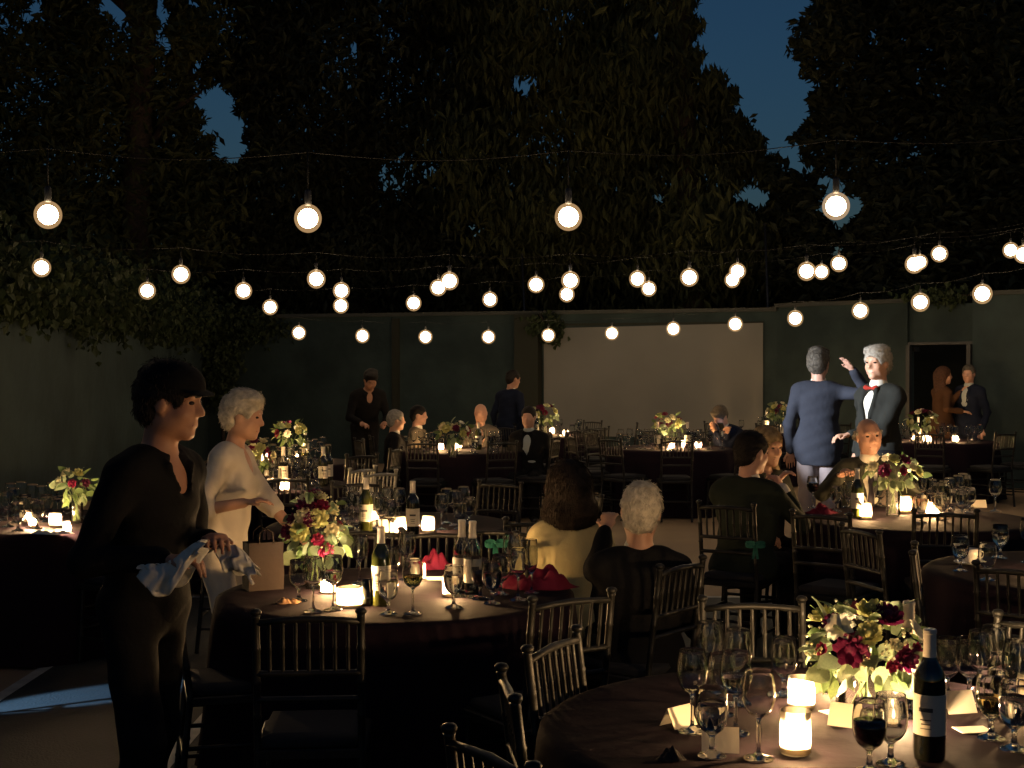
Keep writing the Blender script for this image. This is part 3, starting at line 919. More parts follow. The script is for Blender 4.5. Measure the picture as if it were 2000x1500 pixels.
    sd.ell(tp(0, 0, .03), V3(.168 * g, .122 * g, .13) * s + .008, .05, rot=T)
    for (Hj, K, An) in lg:
        sd.cap(Hj, K, .095 * s * g, .072 * s, .05); sd.cap(K, An + V3(0, 0, -.02), .070 * s, .062 * s, .03)
    obj('trousers', sd.mesh('trousers', vox * 1.15, FB[legs], .004), pr)
    for (Hj, K, An) in lg:
        sd = SDF(); q = 1 if An[0] > 0 else -1
        sd.cap(An - V3(0, .035, .045), An + V3(.02 * q, .16 * s, -.052), .042 * s, .034 * s, .03)
        sd.cap(An - V3(0, .035, .052), An + V3(.02 * q, .10 * s, -.058), .030 * s, .030 * s, .02)
        obj('shoe', sd.mesh('shoe', vox * 1.1, M['leather']), pr)
    # hair
    hk, hcn = hair
    if hk != 'none':
        sd = SDF(); hv = min(vox, .009)
        th = .012 if hk == 'short' else .018
        if hk in ('short', 'full', 'long', 'bob', 'cap'):
            sd.ell(hd(0, -.020, .034), V3(.076, .096, .090) * s + th * s, .02, rot=Hm)
            sd.ell(hd(0, -.055, -.025), V3(.066, .055, .062) * s + th * .6 * s, .03, rot=Hm)
            if hk == 'full':
                sd.ell(hd(.015, .040, .100), V3(.062, .050, .030) * s, .03, rot=Hm); sd.ell(hd(-.02, -.03, .112), V3(.06, .06, .025) * s, .03, rot=Hm)
                sd.ell(hd(0, -.095, .03), V3(.055, .035, .06) * s, .03, rot=Hm)
        if hk == 'fringe':
            for q in (-1, 1): sd.cap(hd(.074 * q, -.012, .018), hd(.054 * q, -.088, .0), .021 * s, .026 * s, .03)
            sd.cap(hd(-.05, -.09, -.01), hd(.05, -.09, -.01), .022 * s, None, .03)
        if hk == 'thin':
            sd.ell(hd(0, -.030, .036), V3(.077, .088, .084) * s + .006 * s, .02, rot=Hm)
            sd.ell(hd(0, -.060, -.025), V3(.066, .050, .055) * s + .004, .03, rot=Hm)
        if hk in ('long', 'bob'):
            zl = -.30 if hk == 'long' else -.19
            if hk == 'bob':
                for q in (-1, 1): sd.cap(hd(.06 * q, -.04, .04), hd(.088 * q, -.04, -.13), .042 * s, .046 * s, .05)
                sd.cap(hd(-.08, -.085, -.13), hd(.08, -.085, -.13), .05 * s, None, .05)
            for q in (-1, 1):
                sd.cap(hd(.070 * q, -.015, .01), hd(.088 * q, -.02, zl * .6), .030 * s, .034 * s, .04); sd.cap(hd(.088 * q, -.02, zl * .6), hd(.085 * q, -.025, zl), .034 * s, .018 * s, .04)
                sd.cap(hd(.04 * q, -.09, .0), hd(.055 * q, -.085, zl * .95), .042 * s, .030 * s, .05)
            sd.cap(hd(0, -.095, .0), hd(0, -.095, zl * .95), .045 * s, .030 * s, .05)
        # keep the face and ears clear
        if hk in ('short', 'full', 'cap'):
            sd.ell(hd(0, .105, -.028), V3(.086, .078, .088) * s, .014, sub=True, rot=Hm)
            for q in (-1, 1): sd.ell(hd(.085 * q, .012, -.035), V3(.03, .045, .05) * s, .012, sub=True, rot=Hm)
        elif hk in ('thin',):
            sd.ell(hd(0, .085, .02), V3(.095, .085, .14) * s, .014, sub=True, rot=Hm)
            for q in (-1, 1): sd.ell(hd(.085 * q, .012, -.035), V3(.03, .045, .05) * s, .012, sub=True, rot=Hm)
        elif hk in ('long', 'bob'):
            sd.ell(hd(0, .100, -.035), V3(.062, .080, .095) * s, .02, sub=True, rot=Hm)
        hme = sd.mesh('hair', hv, HM[hcn], .0028 if hk not in ('long', 'bob') else .0012, 75, 3)
        ho = obj('hair', hme, pr)
        if vox < .0125:
            n_ = len(hme.vertices); co = np.zeros(n_ * 3, np.float32); no = np.zeros(n_ * 3, np.float32)
            hme.vertices.foreach_get('co', co); hme.vertices.foreach_get('normal', no)
            co = co.reshape(-1, 3); no = no.reshape(-1, 3)
            ns = 9000 if hk in ('long', 'bob') else 5200; ii = rng.integers(0, n_, ns); c_ = co[ii] + rng.normal(0, .003, (ns, 3)); nn = no[ii]
            back = Hm @ V3(0, -.6, -.8) if hk in ('short', 'full', 'thin', 'fringe') else V3(0, 0, -1)
            tg = back - nn * (nn @ back)[:, None] + rng.normal(0, .10 if hk in ('long', 'bob') else .20, (ns, 3))
            tg /= np.linalg.norm(tg, axis=1)[:, None]
            dr_ = tg + nn * (.10 if hk not in ('long', 'bob') else .02); ln_ = rng.uniform(.012, .026, ns)[:, None] * s * (1.6 if hk in ('long', 'bob') else 1)
            sdv = np.cross(dr_, nn); sdv /= (np.linalg.norm(sdv, axis=1)[:, None] + 1e-9); wd_ = .0011
            b_ = c_ - nn * .002
            Vh = np.stack([b_ - sdv * wd_, b_ + sdv * wd_, b_ + dr_ * ln_ * .6 + sdv * wd_ * .8, b_ + dr_ * ln_ - nn * ln_ * .15], 1).reshape(-1, 3)
            so_ = obj('hair_strands', fast_mesh('hair_strands', Vh, np.arange(4 * ns).reshape(ns, 4), HM[hcn], False), ho); so_['kind'] = 'stuff'
    if hk == 'cap':
        sd = SDF()
        sd.ell(hd(0, -.012, .062), V3(.094, .116, .078) * s, .02, rot=Hm)
        sd.ell(hd(0, -.02, -.03), V3(.2, .2, .062) * s, .006, sub=True, rot=Hm)
        sd.cap(hd(-.035, .085, .046), hd(.035, .085, .046), .046 * s, None, .012, sq=(Hm @ V3(0, .15, 1), 6.0))
        obj('cap', sd.mesh('cap', .006, FB['black'], .0012), pr)
    if detail:
        for q in (-1, 1):
            sd = SDF(); sd.ell(hd(.0315 * q, .0775, .010), V3(.0125, .0125, .0075) * s, .004, rot=Hm)
            obj('eye', sd.mesh('eye', .004, M['eye']), pr)
            sd = SDF(); sd.cap(hd(.016 * q, .0895, .031), hd(.046 * q, .078, .033), .0045 * s, .0035 * s, .004)
            obj('eyebrow', sd.mesh('eyebrow', .004, HM[hcn if hk != 'none' else 'grey']), pr)
        sd = SDF(); sd.cap(hd(-.020, .0865, -.0645), hd(.020, .0865, -.0645), .0062 * s, None, .004)
        obj('lips', sd.mesh('lips', .004, M['lips']), pr)
    pr['_arms'] = [float(v) for a in arms for p_ in a for v in p_]
    return pr
# ================================================================== tables
TR = .73
TABLES = {
    'near': (.81, 3.50, 'the nearest table'),
    'mid': (-.48, 5.64, 'the central table'),
    'behind': (-.72, 8.09, 'the table behind the central one'),
    'white': (-2.0, 10.8, 'the table beyond the white jacket'),
    'far_wall': (-2.3, 13.5, 'the far table beyond the white jacket'),
    'left': (-3.02, 8.25, 'the left edge table'),
    'guests': (-.61, 15.4, 'the far table of seated men'),
    'screen': (1.86, 15.9, 'the far table before the screen'),
    'corner': (.55, 19.0, "the table at the screen's left foot"),
    'corner_right': (4.0, 20.0, "the table at the screen's right foot"),
    'door': (5.45, 17.4, 'the table before the doorway'),
    'tie': (2.5, 8.40, "the tie wearing man's table"),
    'right': (2.65, 6.19, 'the right edge table'),
}
TLAB = {'near': 'nearest, with the white lily bouquet', 'mid': 'central, beside the woman in white', 'behind': 'just behind the central one', 'white': 'beyond the woman in white',
        'far_wall': 'farther one beyond the woman in white', 'left': 'cut by the left edge', 'guests': 'far one with four seated men', 'screen': 'far one in front of the screen', 'corner': 'farthest, at the left foot of the screen',
        'corner_right': 'farthest, at the right foot of the screen', 'door': 'far one before the doorway', 'tie': 'where the man in a tie sits', 'right': 'cut by the right edge'}
def cloth_mesh(seed, n=96):
    rd = random.Random(seed); ph = [rd.uniform(0, 6.28) for _ in range(6)]
    P = []
    for r in (0.0, .12, .25, .38, .50, .60, .67, .71, .725):
        P.append([(r * math.cos(2 * math.pi * k / n), r * math.sin(2 * math.pi * k / n), .7515 - (0 if r < .72 else .004)) for k in range(n + 1)])
    for i, z in enumerate((.738, .70, .62, .50, .36, .22, .10, .02)):
        f = (i + 1) / 8
        row = []
        for k in range(n + 1):
            a = 2 * math.pi * k / n
            wv = math.sin(11 * a + ph[0] + .5 * math.sin(3 * a + ph[1])) * .6 + math.sin(17 * a + ph[2]) * .35 + .3 * math.sin(5 * a + ph[3])
            r = TR + .003 + .015 * f + .050 * f * wv * f ** .3 + (.05 * f)
            row.append((r * math.cos(a), r * math.sin(a), z + .012 * f * math.sin(4 * a + ph[4])))
        P.append(row)
    mb = MB(); mb.grid(P)
    return mb.mesh('tablecloth', M['cloth'])
CLOTHS = [cloth_mesh(i) for i in range(4)]
mb = MB(); mb.lathe([(0, .722), (.70, .722), (.715, .728), (.715, .744), (0, .744)], 48)
top_me = mb.mesh('tabletop', M['bark'], False)
for i, (k, (x, y, ds)) in enumerate(TABLES.items()):
    t = thing('banquet_table', 'round table under a dark plum cloth, ' + TLAB[k], 'table', (x, y, 0), i * .7, 'round banquet tables')
    obj('tablecloth', CLOTHS[i % 4], t)
    obj('tabletop', top_me, t)

# ================================================================== chairs
def bam(pts_len, r, ring=.09):
    return None
def bamboo(mb, a, b, r, seg=.10, n=8):
    """rod with swollen rings like turned bamboo"""
    a = Vector(a); b = Vector(b); L = (b - a).length
    k = max(1, int(L / seg)); pts = []; rad = []
    for i in range(k):
        for f, q in ((0.0, 1.22), (.06, 1.0), (.94, 1.0)):
            pts.append(a.lerp(b, (i + f) / k)); rad.append(r * q)
    pts.append(b); rad.append(r * 1.22)
    mb.path(pts, rad, n)
def make_chair(m, name='banquet_chair', single=False):
    W, D, SH, BH = .165, .18, .45, .89
    parts = []
    def part(nm, fn):
        mb = MB(); fn(mb); parts.append((nm, mb, m if nm != 'seat_pad' else M['cushion']))
    def bp(x, z):      # point of the raked back at height z
        f = max(0, (z - SH) / (BH - SH)); g_ = max(0, (SH - z) / SH)
        return (x, -D - .055 * f - .045 * g_, z)
    for x in (-W, W):
        def post(mb, x=x):
            bamboo(mb, bp(x, 0), bp(x, SH), .0125, .15); bamboo(mb, bp(x, SH), bp(x, BH), .0125, .11)
            q = bp(x, BH); mb.lathe([(.011, 0), (.0175, .005), (.019, .012), (.014, .019), (0, .023)], 10, q)
        part('back_post', post)
    for x in (-W, W):
        part('leg', lambda mb, x=x: bamboo(mb, (x * 1.04, D + .02, 0), (x * .98, D, SH), .0125, .15))
    part('top_rail', lambda mb: mb.path([bp(-W, .865), bp(-W * .5, .873), bp(0, .876), bp(W * .5, .873), bp(W, .865)], [.0115, .0105, .0125, .0105, .0115], 8))
    part('lower_rail', lambda mb: bamboo(mb, bp(-W, .70), bp(W, .70), .0105, .19))
    part('lower_rail', lambda mb: bamboo(mb, bp(-W, .615), bp(W, .615), .0105, .19))
    for i in range(7):
        x = -W + 2 * W * (i + 1) / 8
        part('spindle', lambda mb, x=x: bamboo(mb, bp(x, .70), bp(x, .868), .0065, .06, 6))
    def seatf(mb):
        P = []
        for z, s_ in ((SH - .035, .97), (SH - .03, 1.0), (SH - .005, 1.0), (SH, .97)):
            P.append([(sx * (W + .012) * s_ * (1.05 if sy > 0 else .98), sy * (D + .012) * s_, z) for sx, sy in ((-1, -1), (1, -1), (1, 1), (-1, 1), (-1, -1))])
        mb.grid(P); mb._add([P[-1][i] for i in range(4)], [(0, 1, 2, 3)]); mb._add([P[0][i] for i in range(4)], [(3, 2, 1, 0)])
    part('seat', seatf)
    def pad(mb):
        P = []
        for z, s_ in ((SH + .003, .95), (SH + .02, .98), (SH + .036, .93), (SH + .042, .75)):
            P.append([(sx * W * s_, sy * D * s_, z) for sx, sy in ((-1, -1), (0, -1.02), (1, -1), (1.02, 0), (1, 1), (0, 1.02), (-1, 1), (-1.02, 0), (-1, -1))])
        mb.grid(P); mb._add([P[-1][i] for i in range(8)], [tuple(range(8))])
    part('seat_pad', pad)
    for z in (.14, .26):
        for x in (-W, W):
            part('stretcher', lambda mb, x=x, z=z: bamboo(mb, (x * 1.02, D + .01, z), bp(x, z), .009, .19, 6))
    part('stretcher', lambda mb: bamboo(mb, (-W, D + .012, .19), (W, D + .012, .19), .009, .19, 6))
    part('stretcher', lambda mb: bamboo(mb, (-W, D + .008, .31), (W, D + .008, .31), .009, .19, 6))
    part('stretcher', lambda mb: bamboo(mb, bp(-W, .22), bp(W, .22), .009, .19, 6))
    return parts
_cp = {}
def chair_protos(m):
    if m.name not in _cp:
        parts = make_chair(m)
        share = {}
        lst = [(nm, mb.mesh(nm, mm, nm not in ('seat',))) for nm, mb, mm in parts]
        tot = MB()
        for nm, mb, mm in parts:
            tot.mi = 1 if mm is M['cushion'] else 0
            tot._add(mb.v, mb.f)
        _cp[m.name] = (lst, tot.mesh('chair', [m, M['cushion']], True))
    return _cp[m.name]
CHAIRS = []
def chair(x, y, rz, tk, detailed=True, label=None, m=None):
    if label and 'under' not in label and detailed:      # measured at its back rail
        x -= math.sin(R(rz)) * .215; y += math.cos(R(rz)) * .215
    CHAIRS.append((x, y, rz, tk, detailed, label, m or M['chair']))
def flush_chairs():
    by = {}
    for c in CHAIRS: by.setdefault(c[3], []).append(c)
    for tk, cl in by.items():
        cl.sort(key=lambda c: c[0] / c[1])
        n = 0
        for (x, y, rz, tk, det, label, m) in cl:
            if label is None:
                lb = 'black slat back chair, %s from the left at %s' % (ORD[n], TABLES[tk][2])
            else:
                lb = label
            n += 1
            lst, one = chair_protos(m)
            if det:
                t = thing('banquet_chair', lb, 'chair', (x, y, .012), R(rz), 'slat back banquet chairs')
                for nm, me in lst: obj(nm, me, t)
            else:
                thing('banquet_chair', lb, 'chair', (x, y, .012), R(rz), 'slat back banquet chairs', me=one)
def facing(x, y, tk, off=0):
    tx, ty, _ = TABLES[tk]
    return math.degrees(math.atan2(-(tx - x), ty - y)) + off
# central table
chair(-.645, 4.30, 4, 'mid', label='black slat back chair in front of the central table, its back to us')
chair(.196, 4.62, 33, 'mid', label='black slat back chair angled at the right front of the central table')
chair(-1.27, 5.16, -74, 'mid', label='black chair seen edge on beside the waiter in black')
chair(-.70, 6.50, 176, 'mid', label='black chair behind the bouquet on the far side of the central table')
chair(-.35, 6.42, 186, 'mid', label='black chair on the far side of the central table below the two candles')
chair(.11, 6.85, 155, 'mid', label='empty black chair beside the seated woman in yellow')
chair(.27, 6.20, -84, 'mid', label='chair under the seated woman in yellow')
chair(-.07, 6.52, 168, 'mid', label='black chair with a teal ribbon on the far side of the central table')
chair(.66, 5.40, 52, 'mid', label='black chair beside the white haired seated man')
# nearest table
chair(.135, 3.85, -117, 'near', label='black slat back chair at the far left of the nearest table')
chair(.01, 3.32, -84, 'near', label='black chair seen edge on at the left of the nearest table')
chair(-.03, 2.76, -58, 'near', label='black chair cut by the bottom edge of the picture')
chair(.80, 4.50, 178, 'near', label='black chair beyond the bouquet on the nearest table')
chair(1.62, 4.12, 130, 'near', label='black chair at the far right of the nearest table')
# table just behind
chair(.28, 8.3, 100, 'behind'); chair(-.2, 9.0, 150, 'behind'); chair(-1.0, 9.0, 195, 'behind'); chair(-1.62, 8.1, 268, 'behind')
# beyond the woman in white
chair(-1.66, 9.82, 12, 'white'); chair(-1.18, 10.55, 60, 'white', label='pale lit chair beyond the central table, the left of a pair', m=M['chair_lit'])
chair(-1.00, 10.15, 50, 'white', label='pale lit chair beyond the central table, the right of a pair', m=M['chair_lit'])
chair(-2.4, 9.9, -15, 'white')
chair(-2.05, 12.5, -8, 'far_wall', False); chair(-1.35, 13.2, 75, 'far_wall', False); chair(-1.5, 12.4, 40, 'far_wall', False)
# left edge
chair(-2.62, 5.95, 15, 'left', label='black chair whose leg shows at the bottom left edge')
chair(-2.2, 7.75, 62, 'left'); chair(-3.6, 7.45, -30, 'left')
# seated man in a tie
chair(1.34, 7.94, -30, 'tie', label='black chair under the man in the dark suit, legs showing')
chair(1.62, 8.80, 200, 'tie', label='chair under the blonde woman')
chair(2.49, 9.42, 178, 'tie', label='chair under the seated man in a tie')
chair(1.66, 7.25, -38, 'tie', label='black chair at the front left of the table of the man in a tie')
chair(2.35, 7.36, -6, 'tie', label='black chair at the front of the table of the man in a tie')
chair(3.52, 8.9, 118, 'tie', label='pale lit chair near the right edge of the picture', m=M['chair_lit'])
chair(3.2, 7.65, 44, 'tie')
# right edge
chair(1.70, 6.55, -72, 'right', label='black chair tilted behind the nearest bouquet, left of the right edge table')
chair(1.74, 5.80, -108, 'right', label='black chair at the left side of the table cut by the right edge')
chair(1.98, 5.28, -38, 'right', label='black chair before the table cut by the right edge')
# far tables
def ring(tk, angs, rr=.98):
    tx, ty, _ = TABLES[tk]
    for a in angs:
        x = tx + rr * math.sin(R(a)); y = ty - rr * math.cos(R(a))
        chair(x, y, facing(x, y, tk, random.uniform(-12, 12)), tk, False)
ring('guests', (-60, -18, 25, 62))
chair(-1.36, 15.35, -78, 'guests', False, 'chair under the silver haired man at the far table')
chair(-1.14, 16.12, -95, 'guests', False, 'chair under the man in the taupe jacket')
chair(-.38, 16.45, 183, 'guests', False, 'chair under the bald man at the far table')
chair(.21, 15.35, 165, 'guests', False, 'chair under the man in a bow tie facing us at the far table')
ring('screen', (-75, -38, -4, 36, 110, 150, 185, 225, 262))
chair(2.66, 16.55, 140, 'screen', False, 'chair under the person lit by a phone')
ring('corner', (-30, 30, 95, 150)); ring('corner_right', (-70, -20, 30)); ring('door', (-60, -20, 22, 65))
chair(.75, 17.3, 20, 'corner', False); chair(1.1, 17.8, -15, 'corner', False); chair(.45, 16.7, -30, 'corner', False)
flush_chairs()

# ================================================================== tableware
def goblet_me(name, prof_out, wall=.0014, n=40):
    """prof_out: outside outline from foot rim to bowl rim as (r, z); the bowl is hollow from index b"""
    outer, b = prof_out
    inner = [(max(r - wall, 0), z + (wall if i == 0 else 0)) for i, (r, z) in enumerate(outer[b:])]
    inner[0] = (0, outer[b][1] + wall * 1.5)
    rr, zz = outer[-1]
    outer = [(outer[0][0] - .002, -.0002)] + outer
    inn = inner[:-1] + [(rr - wall, zz - .0012)]
    mb = MB(); mb.lathe([(0, 0)] + outer[:-1] + [(rr, zz - .0012), (rr - wall * .2, zz - .0002), (rr - wall * .5, zz + .0002), (rr - wall * .8, zz - .0002)] + inn[::-1], n)
    mb.v = [(x * q, y * q, z) for (x, y, z) in mb.v for q in (1 + (.011 * math.sin(9 * math.atan2(y, x) + 6 * z / .05) if z > .06 else 0),)]  # faint ribs added to the smooth bowl shape for more sparkle
    return mb.mesh(name, M['glass'])
WINE = ([(.036, 0), (.037, .002), (.030, .006), (.012, .010), (.0055, .018), (.0042, .040), (.0042, .075), (.006, .094), (.011, .100), (.024, .108), (.034, .122), (.0395, .142), (.040, .158), (.038, .178), (.034, .200), (.0325, .210)], 8)
GOB = ([(.034, 0), (.035, .002), (.029, .006), (.014, .010), (.0075, .018), (.006, .034), (.0075, .048), (.013, .054), (.026, .064), (.035, .080), (.039, .100), (.0395, .118), (.037, .142), (.0345, .165)], 7)
FLU = ([(.031, 0), (.032, .002), (.026, .005), (.010, .009), (.0045, .018), (.0038, .050), (.0050, .078), (.010, .085), (.019, .098), (.025, .125), (.0265, .155), (.025, .190), (.0225, .222)], 7)
GL = {'wine': goblet_me('wine_glass', WINE), 'gob': goblet_me('goblet', GOB), 'flute': goblet_me('flute', FLU)}
def drink_me(name, prof, z1, m):
    outer, b = prof
    pts = [(r, z) for r, z in outer[b:] if z < z1]
    r1 = np.interp(z1, [p[1] for p in outer[b:]], [p[0] for p in outer[b:]])
    mb = MB(); mb.lathe([(0, pts[0][1] + .003)] + [(r - .0019, z + .001) for r, z in pts[1:]] + [(r1 - .0019, z1), (0, z1)], 24)
    return mb.mesh(name, m)
DR = {('wine', 'red'): drink_me('red_wine', WINE, .168, M['redwine']), ('gob', 'red'): drink_me('red_wine', GOB, .118, M['redwine']),
      ('gob', 'water'): drink_me('water', GOB, .128, M['water']), ('wine', 'water'): drink_me('water', WINE, .150, M['water']),
      ('wine', 'white'): drink_me('white_wine', WINE, .145, M['whitewine']), ('gob', 'white'): drink_me('white_wine', GOB, .105, M['whitewine'])}
ITEMS = []     # (table, kind, x, y, extra)
def glass_at(tk, px, py, kind='wine', drink=None):
    x, y, _ = on(px, py); ITEMS.append((tk, 'glass', x, y, (kind, drink)))
def candle_at(tk, px, py, h=.095, r=.036, m='frost'):
    x, y, _ = on(px, py); ITEMS.append((tk, 'candle', x, y, (h, r, m)))
def bottle_at(tk, px, py, body='green', foil='white', lab=True):
    x, y, _ = on(px, py); ITEMS.append((tk, 'bottle', x, y, (body, foil, lab)))

# candle in a glass holder
_ca = {}
def candle_parts(h, r, m):
    key = (h, r, m)
    if key not in _ca:
        a = MB(); a.lathe([(0, .001), (r * .93, .001), (r, .006), (r, h), (r - .003, h), (r - .003, .007), (0, .007)], 24, sharp=True)
        b = MB(); wh = h * .24; wr = r * .86
        b.lathe([(0, .008), (wr, .008), (wr, wh - .004), (wr * .9, wh), (wr * .3, wh - .003), (0, wh - .003)], 20, sharp=True)
        c = MB(); z0 = wh + .004; fl = .030
        c.lathe([(0, z0), (.004, z0 + fl * .12), (.0062, z0 + fl * .35), (.0045, z0 + fl * .65), (.0015, z0 + fl * .9), (0, z0 + fl)], 8)
        d = MB(); d.path([(0, 0, wh - .003), (0, 0, wh + .006)], .0009, 5)
        _ca[key] = [('holder', a.mesh('holder', M[m])), ('wax', b.mesh('wax', M['wax'])), ('flame', c.mesh('flame', M['flame'])), ('wick', d.mesh('wick', M['black_metal']))]
    return _ca[key]
_bo = {}
def bottle_parts(body, foil, lab):
    key = (body, foil, lab)
    if key not in _bo:
        prof = [(0, 0), (.034, 0), (.0365, .004), (.037, .012), (.037, .185), (.0355, .200), (.029, .216), (.020, .232), (.0155, .246), (.0142, .262), (.0142, .298), (.0155, .299), (.0155, .306), (.0135, .308), (0, .308)]
        mm = {'green': M['bottle_green'], 'dark': M['bottle_dark'], 'clear': M['glass']}[body]
        a = MB()
        if body == 'clear':
            a.lathe(prof[:-1] + [(.0095, .308), (.0115, .26), (.013, .247), (.018, .231), (.0268, .215), (.0335, .198), (.0345, .185), (.0345, .012), (0, .010)], 24)
        else:
            a.lathe(prof[:2] + [(.0355, .001)] + prof[2:10], 24); a.lathe(prof[9:], 24)
        out = [('glass_body', a.mesh('glass_body', mm))]
        n = 18; zl = (.062, .158)
        if lab:
            P = [[(.0376 * math.cos(t), .0376 * math.sin(t), z) for t in [R(-90 - 105 + 210 * i / n) for i in range(n + 1)]] for z in (zl[0], .11, zl[1])]
            b = MB(); b.grid(P); out.append(('label', b.mesh('label', M['label_paper'])))
            for (z0, z1, t0, t1) in ((.118, .128, -118, -66), (.098, .101, -112, -72), (.088, .091, -108, -76), (.078, .080, -112, -72)):
                P = [[(.0379 * math.cos(R(t0 + (t1 - t0) * i / 6)), .0379 * math.sin(R(t0 + (t1 - t0) * i / 6)), z) for i in range(7)] for z in (z0, z1)]
                b = MB(); b.grid(P); out.append(('label_print', b.mesh('label_print', M['label_ink'])))
        fm = M['foil_white'] if foil in ('white', 'redtop') else M['foil_red'] if foil == 'red' else M['bottle_dark']
        c = MB(); c.lathe([(.0166, .240), (.0150, .262), (.0148, .298), (.0161, .299), (.0161, .3065), (.0142, .3092)], 20, sharp=True)
        out.append(('capsule', c.mesh('capsule', fm)))
        c = MB(); c.lathe([(.0142, .3094), (.006, .3100), (0, .3102)], 20)
        out.append(('cork_top', c.mesh('cork_top', M['foil_red'] if foil in ('redtop', 'red') else fm)))
        _bo[key] = out
    return _bo[key]

# nearest table, mostly from the picture
for a in ((1483, 1486, 'wine'), (1353, 1433, 'wine'), (1392, 1481, 'gob', 'water'), (1388, 1362, 'wine'), (1438, 1437, 'wine', 'water'), (1443, 1380, 'wine'), (1533, 1362, 'gob'), (1700, 1512, 'gob', 'red'), (1742, 1497, 'gob'),
          (1852, 1362, 'gob'), (1920, 1384, 'wine'), (1939, 1446, 'gob', 'white'), (1984, 1468, 'gob', 'water'), (1990, 1410, 'wine'), (1896, 1362, 'gob'), (1960, 1400, 'gob', 'water'), (1945, 1372, 'wine'), (2000, 1378, 'gob'), (1410, 1400, 'gob')):
    glass_at('near', *a)
candle_at('near', 1555, 1476, .105, .037); candle_at('near', 1567, 1386, .085, .036); candle_at('near', 1748, 1420, .05, .026, 'clearvotive')
candle_at('near', 1625, 1352, .05, .026); candle_at('near', 2018, 1385, .09, .036); candle_at('near', 1968, 1352, .06, .03, 'clearvotive')  # the middle one, past the frame edge, is added to make the glasses sparkle
bottle_at('near', 1818, 1486, 'dark', 'white'); bottle_at('near', 1777, 1404, 'clear', 'redtop')
# central table
for a in ((611, 1197, 'wine'), (583, 1176, 'gob'), (650, 1193, 'wine', 'water'), (702, 1142, 'wine'), (795, 1134, 'wine'), (763, 1142, 'gob'), (758, 1202, 'gob', 'water'), (806, 1201, 'wine', 'white'), (886, 1189, 'gob', 'water'),
          (938, 1172, 'gob', 'red'), (961, 1181, 'gob', 'water'), (978, 1163, 'gob'), (1012, 1174, 'wine'), (1000, 1138, 'wine'), (1038, 1160, 'flute')):
    glass_at('mid', *a)
candle_at('mid', 682, 1186, .075, .05); candle_at('mid', 815, 1134, .07, .036); candle_at('mid', 881, 1166, .085, .036); candle_at('mid', 640, 1160, .05, .03)
bottle_at('mid', 744, 1184, 'green', 'redtop'); bottle_at('mid', 902, 1165, 'clear', 'white'); bottle_at('mid', 923, 1168, 'clear', 'white')
# table just behind
for a in ((690, 1032, 'wine'), (702, 1040, 'wine'), (736, 1034, 'wine'), (745, 1046, 'wine'), (780, 1022, 'wine'), (872, 1023, 'wine'), (888, 1028, 'wine'), (898, 1034, 'gob'), (916, 1026, 'gob'), (672, 1028, 'gob'), (680, 1016, 'wine'), (694, 1048, 'gob'), (756, 1020, 'wine'), (770, 1040, 'gob'), (862, 1036, 'wine'), (905, 1018, 'wine'), (760, 1052, 'wine')):
    glass_at('behind', *a)
candle_at('behind', 836, 1040, .09, .036); candle_at('behind', 783, 1046, .10, .038); candle_at('behind', 728, 1018, .06, .034)
bottle_at('behind', 715, 1040, 'green', 'white'); bottle_at('behind', 806, 1050, 'dark', 'white')
# beyond the woman in white
for a in ((583, 947, 'wine'), (605, 950, 'wine'), (614, 945, 'wine'), (570, 940, 'wine'), (520, 948, 'gob'), (540, 958, 'gob'), (450, 940, 'wine'), (470, 955, 'gob'), (500, 940, 'wine'), (532, 945, 'wine'), (595, 958, 'gob'), (622, 955, 'gob'), (578, 957, 'wine'), (600, 938, 'wine')):
    glass_at('white', *a)
candle_at('white', 488, 957, .09, .036); candle_at('white', 557, 961, .10, .038); candle_at('white', 520, 935, .07, .034)
bottle_at('white', 553, 950, 'clear', 'white'); bottle_at('white', 631, 950, 'dark', 'white'); bottle_at('white', 641, 946, 'dark', 'none')
for a in ((498, 903, 'wine'), (510, 898, 'wine'), (533, 899, 'gob'), (575, 900, 'gob'), (605, 902, 'wine'), (615, 898, 'wine'), (590, 906, 'gob'), (640, 900, 'gob'), (545, 895, 'wine'), (565, 908, 'gob'), (625, 905, 'wine'), (520, 895, 'wine'), (630, 893, 'wine'), (548, 910, 'gob')):
    glass_at('far_wall', *a)
candle_at('far_wall', 518, 903, .09, .036); candle_at('far_wall', 535, 907, .08, .036); candle_at('far_wall', 580, 897, .08, .034); candle_at('far_wall', 558, 905, .07, .034)
bottle_at('far_wall', 596, 896, 'green', 'white')
# left edge
for a in ((14, 1030, 'wine'), (34, 1038, 'gob'), (62, 1012, 'wine'), (80, 1016, 'wine'), (100, 1008, 'wine'), (112, 1012, 'wine'), (20, 1010, 'wine'), (48, 1020, 'gob'), (160, 1012, 'flute'), (5, 1018, 'gob'), (26, 1022, 'wine'), (72, 1034, 'gob'), (90, 1020, 'gob'), (120, 1005, 'wine'), (40, 1006, 'wine'), (140, 1004, 'wine')):
    glass_at('left', *a)
candle_at('left', 107, 1030, .08, .036);  candle_at('left', 130, 1043, .07, .022, 'clearvotive'); candle_at('left', 63, 1032, .08, .024, 'clearvotive'); candle_at('left', 48, 1018, .05, .03)
